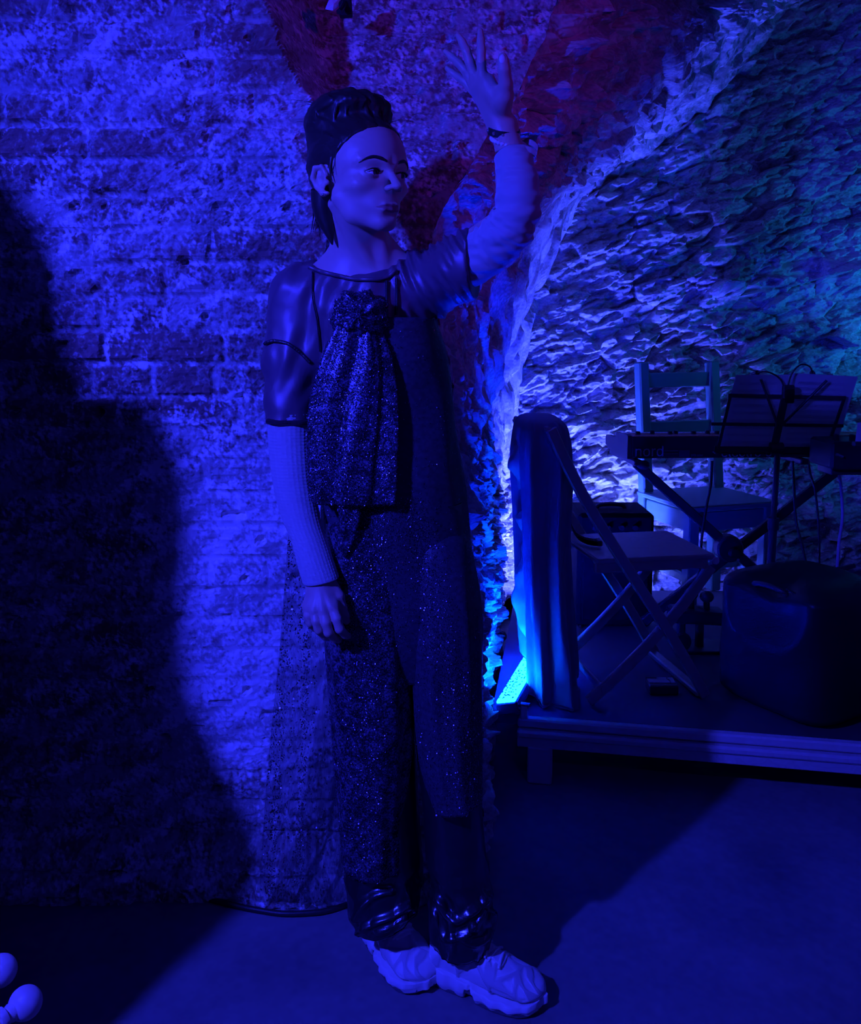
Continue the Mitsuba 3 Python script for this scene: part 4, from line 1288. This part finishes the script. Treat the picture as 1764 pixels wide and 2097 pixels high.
nape = tube(spline([wor((-0.030, -0.070, -0.02)), wor((-0.034, -0.072, -0.05)), wor((-0.031, -0.064, -0.085)), wor((-0.028, -0.056, -0.115))], 20), np.interp(np.linspace(0, 1, 20), [0, .3, .7, 1], [.030, .023, .012, .0015]), 16)
obj('nape_hair', nape, 'm_hair', person, smooth=True)
sb = tube([wor((-0.0725, 0.010, 0.03)), wor((-0.0735, 0.006, 0.012)), wor((-0.0720, 0.005, -0.012))], [.005, .003, .0006], 8)
obj('sideburn', sb, 'm_hair', person, smooth=True)
obj('earring', sphere(wor((-0.0795, -0.0080, -0.034)), 0.0030, 2), 'm_silver', person, smooth=True, label='small stud earring')

# ---- bracelets and thumb nail
wa = (hw_ - EL) / np.linalg.norm(hw_ - EL)
def ring_at(c, axis, r1, r2, n=40):
    a, b, d = frame(axis)
    t = np.linspace(0, 2 * np.pi, n, endpoint=False)
    return [c + r1 * math.cos(x) * a + r2 * math.sin(x) * b for x in t]
axw = np.array([0.10, -0.42, 0.90]); axw /= np.linalg.norm(axw)
bc1 = W(1032, 270, 1.592)
rg = np.array(ring_at(bc1, axw, 0.0265, 0.0265))
sec_ = [(-.006, -.001), (.006, -.001), (.006, .0016), (-.006, .0016)]
rows = []
for p in rg:
    o = (p - bc1) / np.linalg.norm(p - bc1)
    rows.append([p + axw * a + o * b for a, b in sec_])
obj('cuff_bracelet', loft(rows, closed=True), 'm_black', person, label='dark bracelet with metal ends', smooth=30)
for k in range(0, 40, 4):
    p = rg[k]; o = (p - bc1) / np.linalg.norm(p - bc1)
    scene[numbered(person + '__bracelet_stud')] = ply(sphere(p + o * 0.002, 0.0030, 2), 'm_silver', True)
scene['m_bead'] = {'type': 'principled', 'base_color': rgb(0.75, 0.72, 0.70), 'roughness': 0.3, 'specular': 0.5}
bc2 = W(1041, 291, 1.588)
obj('bead_bracelet', cat(*[sphere(p, 0.0042, 2) for p in ring_at(bc2, axw + np.array([.12, 0, 0]), 0.0300, 0.0290, 26)]), 'm_bead', person, label='bracelet of pale beads', smooth=True)
obj('thumb_nail', sphere(W(1029, 121, 1.5150), [0.0050, 0.0022, 0.0075], 3), 'm_bead', person, label='glossy thumb nail', smooth=True)


# ================================================================== her clothes
def proj(v):
    d = np.asarray(v) - CAM
    dep = d @ FW
    return np.stack([CX + F_PX * (d @ RT) / dep, CY - F_PX * (d @ UP) / dep], -1), dep


def normals(m):
    return np.asarray(m.vertex_normals)


def displace(m, amount):
    m.vertices = m.vertices + normals(m) * amount[:, None]
    return m


def px_loft(rows, n=160, fold=None, e=0.85, steps=None, tiltz=None, caps=True):
    """Garment skin from measured rows (py, left px, right px, depth, half depth)."""
    R = np.array(rows, float)
    t = np.linspace(0, 1, len(R))
    N = steps or int((R[-1, 0] - R[0, 0]) / 4)
    I = PchipInterpolator(R[:, 0], R[:, 1:])
    pys = np.linspace(R[0, 0], R[-1, 0], N)
    ang = np.linspace(0, 2 * np.pi, n, endpoint=False)
    out = []
    for i, py in enumerate(pys):
        l, r, Y, hd = I(py)
        c = at((l + r) / 2, py, Y)
        hw = (r - l) / 2 * Y / F_PX
        ex = np.sign(np.cos(ang)) * np.abs(np.cos(ang)) ** e
        ey = np.sign(np.sin(ang)) * np.abs(np.sin(ang)) ** e
        f = fold(ang, py) if fold else 0
        k = 1 + f
        p = np.stack([c[0] + hw * ex * k, Y + hd * ey * k, np.full(n, c[2])], 1)
        if tiltz is not None:
            p[:, 2] += tiltz(py) * (p[:, 0] - c[0])
        out.append(p)
    return loft(out, caps=caps)


# ---- shirt
scene['m_shirt'] = {'type': 'twosided', 'bsdf': {'type': 'principled', 'base_color': rgb(0.17, 0.105, 0.13), 'roughness': 0.46, 'metallic': 0.3, 'specular': 0.5}}


def shirt_field(P):
    mr, sr = W(594, 735, 1.73), W(592, 868, 1.708)
    d = smin(rc(P, SR + [0.004, 0, -0.006], mr, 0.060, 0.0515), rc(P, mr, sr, 0.0515, 0.0455), 0.02)
    d = np.maximum(d, (sr[2] - 0.0) - P[..., 2] - 0.30 * (P[..., 0] - sr[0]) * 0) if False else d
    d = smin(d, rc(P, NB + [-0.02, 0.005, -0.034], SR + [0.02, 0, 0.004], 0.068, 0.052), 0.04)
    d = smin(d, rc(P, NB + [0.01, 0.005, -0.034], SL + [-0.01, 0, -0.004], 0.068, 0.060), 0.04)
    d = smin(d, el(P, W(752, 680, 1.752), (0.128, 0.102, 0.155)), 0.05)
    ar = rc(P, SL, W(966, 540, 1.635), 0.0600, 0.0630)
    d = smin(d, ar, 0.03)
    cut = ((P - W(968, 540, 1.63).astype(np.float32)) @ np.array([0.93, -0.22, 0.05], np.float32))
    d = smax(d, cut, 0.004)
    end = (sr[2] + 0.0) - P[..., 2]
    far = (P[..., 0] > W(660, 800, 1.7)[0])
    d = np.where(far, d, np.maximum(d, end))
    d = smax(d, W(760, 760, 1.65)[2] - P[..., 2] + np.where(far, 0, -1.0), 0.004)
    neck = el(P, W(722, 516, 1.715), (0.101, 0.088, 0.052))
    d = smax(d, -neck, 0.006)
    return d


shirt = nets(shirt_field, [-0.36, 1.54, 1.10], [0.125, 1.90, 1.62], 0.0033)
pxy, dep = proj(shirt.vertices)
px_, py_ = pxy[:, 0], pxy[:, 1]
wv = lambda a, b, w: np.clip((a - b) / w, 0, 1)
right = wv(px_, 780, 40)
ph = (px_ - 760) * 0.94 - (py_ - 560) * (0.10 + 0.55 * np.clip((px_ - 800) / 130, 0, 1))
brk = np.clip((FB(shirt.vertices * 17, 2, 14) - 0.32) * 2.6, 0, 1)
keep = np.clip((966 - px_) / 14, 0, 1)
am_ = keep * right * brk * (0.0040 * np.sin(ph / 3.2 + 1.5 * np.sin(py_ / 37)) + 0.0034 * np.sin(ph / 7.3 + 1))
leftm = 1 - right
am_ += leftm * (0.0055 * np.sin((px_ + 0.35 * (py_ - 600)) / 7.5 + 1.2 * np.sin(py_ / 43)) + 0.006 * np.sin((px_ - 0.3 * (py_ - 600)) / 17)) * np.clip((FB(shirt.vertices * 11, 2, 4) - 0.3) * 2, 0, 1)
am_ += 0.006 * (FB(shirt.vertices * 24, 2, 5) - 0.5)
displace(shirt, am_)
obj('shirt', shirt, 'm_shirt', person, label='shiny short sleeved top', smooth=True)
kd = cKDTree(proj(shirt.vertices)[0])
sd = proj(shirt.vertices)[1]


def snap(px, py, off=0.002):
    i = kd.query_ball_point([px, py], 7)
    if not i:
        i = [kd.query([px, py])[1]]
    Y = min(sd[j] for j in i) - off
    return CAM + ray(px, py) * Y


def seam(pts, r, n=40):
    s = spline([(x, y) for x, y in pts], n)
    return tube([snap(*p) for p in s], r, 8)


scene['m_seam'] = {'type': 'twosided', 'bsdf': {'type': 'principled', 'base_color': rgb(0.03, 0.02, 0.025), 'roughness': 0.4}}
sh = person + '__shirt'
obj('neck_binding', seam([(633, 546), (655, 555), (695, 565), (735, 572), (772, 572), (796, 566), (810, 552)], 0.0042), 'm_shirt', sh, smooth=True)
obj('seam', seam([(542, 704), (560, 698), (585, 702), (610, 718), (634, 742)], 0.0034), 'm_seam', sh)
obj('seam', seam([(548, 862), (575, 866), (610, 866), (638, 862)], 0.0050), 'm_seam', sh)
obj('placket', cat(seam([(792, 575), (792, 610), (793, 645)], 0.0030), seam([(812, 570), (813, 610), (812, 645)], 0.0030)), 'm_seam', sh)
obj('seam', seam([(640, 556), (640, 600), (650, 660), (655, 720)], 0.0014), 'm_seam', sh)

# ---- long sleeves of the pale knit underneath
scene['m_knit'] = {'type': 'twosided', 'bsdf': {'type': 'principled', 'base_color': rgb(0.44, 0.42, 0.41), 'roughness': 0.85, 'specular': 0.15, 'sheen': 0.3}}


def rib(ang, py):
    return 0.010 * np.sin(ang * 30) * 0.8 + 0.008 * np.sin(py / 1.05) + 0.03 * np.sin(py / 34 + 2 * np.cos(ang)) * np.clip((py - 1000) / 100, 0, 1)


slv = px_loft([(846, 551, 640, 1.708, .040), (880, 549, 640, 1.705, .041), (960, 555, 643, 1.685, .040), (1010, 563, 648, 1.67, .038), (1060, 577, 656, 1.652, .036), (1110, 597, 671, 1.63, .034), (1150, 609, 684, 1.612, .033), (1188, 622, 696, 1.60, .032)],
              n=180, fold=rib, e=1.0, steps=230, tiltz=lambda py: 0.20 * np.clip((py - 1080) / 100, 0, 1))
obj('long_sleeve', slv, 'm_knit', person, label='pale waffle knit sleeve on the hanging arm', smooth=True)
cs = spline([W(930, 548, 1.655), W(965, 535, 1.635), W(1005, 506, 1.60), W(1040, 472, 1.565), W(1060, 432, 1.548), W(1062, 388, 1.552), W(1056, 345, 1.566), W(1050, 318, 1.578)], 150)
L_ = np.linspace(0, 1, 150)
rad = np.interp(L_, [0, .15, .38, .55, .68, .85, 1], [.046, .046, .0435, .0425, .0385, .0350, .0330])
rad = rad * (1 + 0.030 * np.sin(L_ * 110 + 2 * np.sin(L_ * 23)) * np.clip(1 - abs(L_ - .55) / .3, 0, 1) + 0.012 * np.sin(L_ * 63))
sl2 = tube(cs, rad, 72)
displace(sl2, 0.011 * (FB(np.asarray(sl2.vertices) * np.array([26, 26, 60]), 2, 8) - 0.5))
obj('long_sleeve', sl2, 'm_knit', person, label='pale knit sleeve wrinkled at the raised elbow', smooth=True)
flap = spline([W(1060, 303, 1.555), W(1074, 304, 1.55), W(1086, 306, 1.55), W(1098, 313, 1.553), W(1102, 306, 1.556), W(1096, 296, 1.558), W(1084, 290, 1.56)], 30)
obj('cuff', loft([[p + np.array([-.001, 0, -.005]), p + np.array([.001, 0.004, .005]), p + np.array([.002, .016, .005]), p + np.array([0, .014, -.005])] for p in flap]), 'm_knit', person, label='loose turned cuff', smooth=60)

# ---- trousers
scene['m_leather'] = {'type': 'twosided', 'bsdf': {'type': 'principled', 'base_color': rgb(0.012, 0.012, 0.014), 'roughness': 0.27, 'specular': 1.0, 'clearcoat': 1.0, 'clearcoat_gloss': 0.85}}


def crease(seed, lo):
    def f(ang, py):
        k = np.clip((py - lo) / 90, 0.1, 1)
        P = np.stack([np.cos(ang) * 1.6 + seed, np.sin(ang) * 1.6, np.full_like(ang, py / 75.0)], 1)
        r = FB(P, 2, seed)
        ridge = 1 - np.abs(2 * r - 1)
        return k * (0.24 * (r - 0.5) + 0.34 * np.clip(ridge - 0.70, 0, 1))
    return f


tl = px_loft([(1020, 672, 815, 1.735, .095), (1300, 670, 840, 1.73, .098), (1500, 682, 852, 1.725, .095), (1620, 692, 860, 1.72, .092), (1760, 703, 868, 1.71, .092), (1815, 711, 866, 1.70, .095), (1845, 719, 861, 1.695, .095), (1864, 727, 857, 1.692, .090)],
             fold=crease(3, 1715), steps=240, tiltz=lambda py: 0.36 * np.clip((py - 1760) / 100, 0, 1))
tr = px_loft([(1020, 812, 950, 1.735, .095), (1300, 840, 975, 1.72, .095), (1500, 848, 982, 1.70, .09), (1640, 862, 990, 1.68, .085), (1760, 870, 1000, 1.665, .085), (1835, 881, 1011, 1.655, .088), (1895, 883, 1008, 1.65, .085), (1914, 886, 1004, 1.65, .08)],
             fold=crease(8, 1715), steps=260)
def ridges(m, lines, amp=0.010, w=7.0):
    p, _ = proj(m.vertices)
    front = normals(m)[:, 1] < 0.2
    a = np.zeros(len(p))
    for ln in lines:
        s = spline(ln, 60)
        dd, _ = cKDTree(s).query(p)
        a = np.maximum(a, np.exp(-(dd / w) ** 2))
    return displace(m, amp * a * front)


tr = ridges(tr, [[(884, 1826), (900, 1846), (935, 1886), (968, 1868), (1000, 1832)], [(886, 1850), (898, 1885), (918, 1922), (950, 1916), (975, 1890), (990, 1866)], [(890, 1840), (889, 1890), (892, 1930)], [(948, 1922), (972, 1932), (1000, 1912), (1008, 1870)]])
tl = ridges(tl, [[(728, 1880), (742, 1858), (770, 1834), (800, 1826)], [(736, 1908), (760, 1894), (800, 1878), (836, 1856)], [(770, 1912), (810, 1890), (846, 1866)]])
obj('trousers', cat(tl, tr), 'm_leather', person, label='shiny black wide trousers', smooth=True)

# ---- dress
def dresscol(p, n, uv):
    a = fbm(p.x * 150, p.y * 150, p.z * 150, 2)
    return mix((0.022, 0.018, 0.028), (0.075, 0.06, 0.085), a)


scene['m_dress'] = {'type': 'twosided', 'bsdf': {'type': 'principled', 'base_color': proc(dresscol), 'roughness': 0.55, 'specular': 0.4, 'sheen': 0.5}}


def sequincol(p, n, uv):
    a = fbm(p.x * 70, p.y * 70, p.z * 60, 2)
    b = noise(p.x * 330, p.y * 330, p.z * 300)
    return mix((0.018, 0.014, 0.024), (0.22, 0.18, 0.26), smoothstep(0.32, 0.78, 0.55 * a + 0.45 * b))


scene['m_scarf'] = {'type': 'twosided', 'bsdf': {'type': 'principled', 'base_color': proc(sequincol), 'roughness': 0.4, 'specular': 0.5, 'metallic': 0.3}}


def drape(a1, a2, top):
    def f(ang, py):
        k = np.clip((py - top) / 200, 0.05, 1)
        return k * (a1 * np.sin(ang * 7 + py / 160 + 1) + a2 * np.sin(ang * 13 + 2 - py / 210)) + 0.012 * np.sin(ang * 5 + py / 37)
    return f


d1 = px_loft([(652, 672, 896, 1.742, .105), (668, 668, 899, 1.742, .108), (720, 656, 914, 1.742, .110), (800, 648, 926, 1.742, .112), (900, 650, 940, 1.742, .118), (1000, 655, 954, 1.742, .125), (1100, 660, 966, 1.742, .128), (1200, 663, 978, 1.742, .128), (1300, 668, 984, 1.745, .120), (1360, 680, 980, 1.75, .110)],
             n=220, fold=drape(.012, .008, 760), steps=190)
d2 = px_loft([(1060, 668, 815, 1.715, .105), (1300, 668, 848, 1.71, .108), (1500, 680, 852, 1.705, .105), (1570, 685, 846, 1.70, .104), (1650, 691, 836, 1.70, .103), (1725, 697, 836, 1.695, .102), (1744, 699, 834, 1.694, .101)], fold=drape(.02, .014, 1100), steps=200)
d3 = px_loft([(1060, 830, 945, 1.735, .085), (1120, 832, 968, 1.72, .105), (1300, 838, 990, 1.695, .108), (1450, 846, 991, 1.68, .105), (1540, 856, 990, 1.668, .10), (1620, 878, 991, 1.655, .095)], fold=drape(.02, .014, 1100), steps=170,
             tiltz=lambda py: 0.22 * np.clip((py - 1500) / 150, 0, 1))
# scarf end tied over the front, and the knot
d4 = px_loft([(655, 700, 762, 1.635, .020), (700, 682, 782, 1.628, .022), (760, 660, 795, 1.622, .024), (850, 642, 804, 1.618, .026), (950, 636, 808, 1.614, .028), (1015, 640, 810, 1.610, .028), (1030, 650, 809, 1.610, .026)],
             fold=lambda a, py: 0.14 * np.sin(a * 6 + py / 90) + 0.08 * np.sin(a * 11 + 1 + py / 50), steps=130)
d5 = px_loft([(1000, 690, 735, 1.604, .012), (1060, 694, 738, 1.604, .012), (1110, 697, 726, 1.606, .010), (1138, 702, 712, 1.608, .006)], fold=lambda a, py: 0.12 * np.sin(a * 4 + py / 30), steps=40)
knot = trimesh.creation.icosphere(5, 1.0)
kv = knot.vertices
knot.vertices = kv * np.array([0.050, 0.032, 0.046]) * (1 + 0.5 * (FB(kv * 2.6, 3, 3) - 0.5) + 0.07 * np.sin(9 * np.arctan2(kv[:, 2], kv[:, 0]) + 5 * FB(kv * 2, 2, 8)))[:, None] + W(737, 648, 1.632)
skirt = thing('x', 'x', 'x'); del labels[skirt]
obj('skirt', d2, 'm_scarf', person, label='sequined skirt panel over one leg', smooth=True)
obj('dress', cat(d1, d3), 'm_dress', person, label='dark strapless wrap dress with sequins', smooth=True)
obj('scarf', cat(d4, d5, knot), 'm_scarf', person, label='knotted sequined scarf end on the chest', smooth=True)
obj('top_band', tube([snap(x, y, 0.0) + [0, 0.002, 0] for x, y in spline([(800, 658), (840, 656), (870, 657), (893, 662)], 20)], 0.006, 8), 'm_dress', person + '__dress', smooth=True)

scene['m_sequin'] = {'type': 'twosided', 'bsdf': {'type': 'principled', 'base_color': rgb(0.24, 0.21, 0.28), 'roughness': 0.34, 'metallic': 1.0}}


def sequins(ms, n, mask, seed, size=0.0014, jit=0.5):
    m = cat(*ms)
    r = np.random.default_rng(seed)
    a = m.area_faces
    fn = np.asarray(m.face_normals)
    tc = m.triangles_center
    pp, _ = proj(tc)
    w_ = a * (fn[:, 1] < 0.25) * mask(pp[:, 0], pp[:, 1])
    i = r.choice(len(a), n, p=w_ / w_.sum())
    b = r.dirichlet((1, 1, 1), n)
    P = (m.triangles[i] * b[..., None]).sum(1)
    N_ = fn[i] + r.normal(0, jit, (n, 3))
    N_ /= np.linalg.norm(N_, axis=1, keepdims=True)
    U = np.cross(N_, r.normal(0, 1, (n, 3)))
    U /= np.linalg.norm(U, axis=1, keepdims=True)
    Vv = np.cross(N_, U)
    P = P + fn[i] * 0.0012
    s = size * r.uniform(0.6, 1.15, (n, 1))
    v = np.stack([P + U * s, P + Vv * s, P - U * s, P - Vv * s], 1).reshape(-1, 3)
    f = np.arange(n)[:, None] * 4
    return tm(v, np.vstack([np.hstack([f, f + 1, f + 2]), np.hstack([f, f + 2, f + 3])]))


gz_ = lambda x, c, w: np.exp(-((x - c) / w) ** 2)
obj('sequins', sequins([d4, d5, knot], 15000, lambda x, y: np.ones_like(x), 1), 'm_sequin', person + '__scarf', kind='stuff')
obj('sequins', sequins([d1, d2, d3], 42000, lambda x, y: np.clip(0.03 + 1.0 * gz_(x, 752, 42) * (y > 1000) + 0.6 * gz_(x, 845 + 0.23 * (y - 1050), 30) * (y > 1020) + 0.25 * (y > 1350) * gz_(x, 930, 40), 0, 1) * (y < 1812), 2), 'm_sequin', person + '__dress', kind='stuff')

# ---- sheer train hanging behind on the left
scene['m_sheer'] = {'type': 'blendbsdf', 'weight': 0.42, 'a': {'type': 'thindielectric', 'int_ior': 1.02}, 'b': {'type': 'principledthin', 'base_color': rgb(0.07, 0.06, 0.09), 'roughness': 0.5, 'diff_trans': 0.6}}
TR = np.array([(1040, 606, 700), (1100, 590, 690), (1200, 583, 690), (1350, 571, 695), (1450, 560, 700), (1600, 546, 706), (1700, 539, 710), (1800, 533, 712), (1848, 531, 712)], float)
pys = np.linspace(1040, 1848, 150)
G = []
for py in pys:
    l, r = np.interp(py, TR[:, 0], TR[:, 1]), np.interp(py, TR[:, 0], TR[:, 2])
    k = np.clip((py - 1040) / 500, 0.15, 1)
    row_ = []
    for s in np.linspace(0, 1, 70):
        Y = 1.822 + 0.016 * k * math.sin(s * 19 + 0.3) + 0.008 * k * math.sin(s * 43 + py / 200) - 0.03 * (1 - k)
        row_.append(at(l + (r - l) * s, py, Y))
    G.append(row_)
G = np.array(G)
train = tm(*sheet(G))
obj('train', train, 'm_sheer', person, label='sheer sequined train hanging to the floor behind her', smooth=True)
m_ = train.copy()
if (np.asarray(m_.face_normals)[:, 1] > 0).mean() > 0.5:
    m_.invert()
obj('sequins', sequins([m_], 3000, lambda x, y: np.clip(0.15 + gz_(x, 655 - 0.02 * y, 12) + gz_((x - 600) + (y - 1100) * 0.07, 0, 14) + 0.8 * (y < 1300), 0, 1), 4, 0.0022), 'm_sequin', person + '__train', kind='stuff')

# ---- sneakers
scene['m_shoe'] = {'type': 'twosided', 'bsdf': {'type': 'principled', 'base_color': rgb(0.76, 0.74, 0.72), 'roughness': 0.6, 'specular': 0.3}}
scene['m_shoe_mesh'] = {'type': 'twosided', 'bsdf': {'type': 'principled', 'base_color': rgb(0.78, 0.76, 0.74), 'roughness': 0.85, 'specular': 0.1}}
scene['m_outsole'] = {'type': 'twosided', 'bsdf': {'type': 'principled', 'base_color': rgb(0.12, 0.11, 0.12), 'roughness': 0.7}}


def shoe(heel, toe, label, flip):
    heel, toe = np.array([*heel, 0.0]), np.array([*toe, 0.0])
    Ls = np.linalg.norm(toe - heel)
    f = (toe - heel) / Ls
    s_ = np.array([-f[1], f[0], 0]) * flip
    S_ = lambda a, b, z: heel + f * (a * Ls) + s_ * b + zz * z
    aa = [0, .03, .10, .22, .36, .5, .62, .74, .85, .93, .98, 1.0]
    wi = [.008, .024, .033, .0355, .0345, .0370, .0425, .0455, .0430, .0345, .0210, .006]
    hi_ = [.060, .085, .100, .102, .100, .094, .082, .068, .058, .050, .043, .036]
    bend = [0, 0, 0, 0, -.002, -.003, -.001, .003, .006, .008, .009, .009]
    tq = np.linspace(0, 1, 150)
    Wi, Hi, Be = (PchipInterpolator(aa, x)(tq) for x in (wi, hi_, bend))
    n = 110
    ang = np.linspace(0, 2 * np.pi, n, endpoint=False)
    C2 = np.random.default_rng(5 + int(flip)).uniform(0, 1, (26, 2)) * np.array([1.0, 1.0])
    tree = cKDTree(np.array([(c[0] * 5.0, c[1] * 4.0) for c in C2]))
    rows, ms_ = [], []
    for t, w_, h_, b_ in zip(tq, Wi, Hi, Be):
        ca, sa = np.cos(ang), np.sin(ang)
        ex, ey = np.sign(ca) * np.abs(ca) ** .62, np.sign(sa) * np.abs(sa) ** .80
        zc, hh = 0.024 + (h_ - 0.024) / 2, (h_ - 0.024) / 2
        taper = 1 - 0.34 * np.clip(ey, 0, 1) ** 1.3
        dq, _ = tree.query(np.stack([np.full(n, t * 5.0), (ang / (2 * np.pi)) * 4.0], 1), k=2)
        edge = dq[:, 1] - dq[:, 0]
        ridge = 1 - np.clip((edge - 0.10) / 0.07, 0, 1)
        ms_.append(ridge)
        k = 0.0026 * ridge
        rows.append(np.stack([S_(t, b_ + e1 * (w_ + kk) * tp, zc + e2 * (hh + kk)) for e1, e2, kk, tp in zip(ex, ey, k, taper)]))
    t = thing('x', 'x', 'x'); del labels[t]
    m = loft(rows)
    rd = np.r_[np.concatenate(ms_), 1, 1]
    colr = np.array([0.80, 0.78, 0.76])[None] * (1 - rd[:, None]) + np.array([0.58, 0.56, 0.56])[None] * rd[:, None]
    k = obj('shoe', m, 'm_vcol', person, label=label, smooth=True, color=colr)
    # chunky two part midsole with a scalloped edge
    for lo, hi2, nm in ((-0.03, 0.46, 'heel'), (0.40, 1.03, 'forefoot')):
        out = []
        tt_ = np.linspace(lo, hi2, 60)
        wv_ = np.interp(np.clip(tt_, 0, 1), aa, wi) + 0.0048
        endr = np.clip((tt_ - lo) / 0.05, 0, 1) ** .5 * np.clip((hi2 - tt_) / 0.05, 0, 1) ** .5
        wv_ = wv_ * (0.35 + 0.65 * endr)
        wv_ = wv_ + 0.0022 * np.sin(tt_ * 42)
        be = np.interp(np.clip(tt_, 0, 1), aa, bend)
        topz = np.interp(tt_, [-.03, .2, .42, .5, .8, 1.03], [.042, .038, .032, .026, .023, .030])
        for tv, w2, b2, tz in zip(tt_, wv_, be, topz):
            arch = 0.0 + 0.012 * np.clip(abs(tv - 0.43) < 0.05, 0, 1) + 0.012 * np.clip((tv - 0.86) / 0.17, 0, 1) ** 1.5
            prof_ = [(-1, arch + .010), (-1.06, (tz + arch) / 2), (-1, tz - .003), (-.9, tz), (.9, tz), (1, tz - .003), (1.06, (tz + arch) / 2), (1, arch + .010), (.9, arch + .002), (-.9, arch + .002)]
            out.append([S_(tv, b2 + a * w2, z) for a, z in prof_])
        obj('midsole', loft(out), 'm_shoe', k, smooth=50)
    out = []
    tt_ = np.linspace(0.0, 0.985, 50)
    for tv in tt_:
        w2 = np.interp(tv, aa, wi) + 0.002
        b2 = np.interp(tv, aa, bend)
        lift = 0.013 * (abs(tv - 0.43) < 0.05) + 0.012 * np.clip((tv - 0.86) / 0.17, 0, 1) ** 1.5
        out.append([S_(tv, b2 - w2, lift), S_(tv, b2 + w2, lift), S_(tv, b2 + w2, lift + .006), S_(tv, b2 - w2, lift + .006)])
    obj('outsole', loft(out), 'm_outsole', k)
    # tongue and laces
    tg = []
    for tv in np.linspace(0.30, 0.68, 24):
        h_ = np.interp(tv, aa, hi_) + 0.004
        tg.append([S_(tv, b + (-.002), h_ - 0.35 * abs(b) ** 1.4) for b in np.linspace(-.017, .017, 9)] + [S_(tv, b, h_ - .010) for b in np.linspace(.017, -.017, 9)])
    obj('tongue', loft(tg), 'm_shoe_mesh', k, smooth=True)
    for q_ in range(5):
        tv = 0.40 + 0.062 * q_
        h_ = np.interp(tv, aa, hi_) + 0.0065
        sl = (0.018 if q_ % 2 else -0.014)
        pts = [S_(tv + sl * b / 0.024, b - .001, h_ - 0.0005 - 14 * b * b) for b in np.linspace(-.025, .025, 14)]
        obj('lace', tube(pts, 0.0029, 8), 'm_shoe_mesh', k, smooth=True)
    tv = 0.43
    h_ = np.interp(tv, aa, hi_) + 0.010
    loop = [S_(tv, 0, h_), S_(tv - .03, .018, h_ + .004), S_(tv - .01, .032, h_ - .008), S_(tv + .03, .020, h_ - .004), S_(tv, 0, h_), S_(tv - .04, -.014, h_ + .005), S_(tv - .02, -.030, h_ - .006), S_(tv + .03, -.018, h_ - .003), S_(tv, 0, h_ + .001)]
    obj('bow', tube(spline(loop, 60), 0.0026, 8), 'm_shoe_mesh', k, smooth=True)
    return k


scene['m_vcol'] = {'type': 'twosided', 'bsdf': {'type': 'principled', 'base_color': {'type': 'mesh_attribute', 'name': 'vertex_color'}, 'roughness': 0.65, 'specular': 0.25}}
shoe((-0.128, 1.795), (-0.016, 1.592), 'pale chunky sneaker on the rear foot', 1)
shoe((0.002, 1.660), (0.214, 1.553), 'pale chunky sneaker on the front foot pointing right', 1)
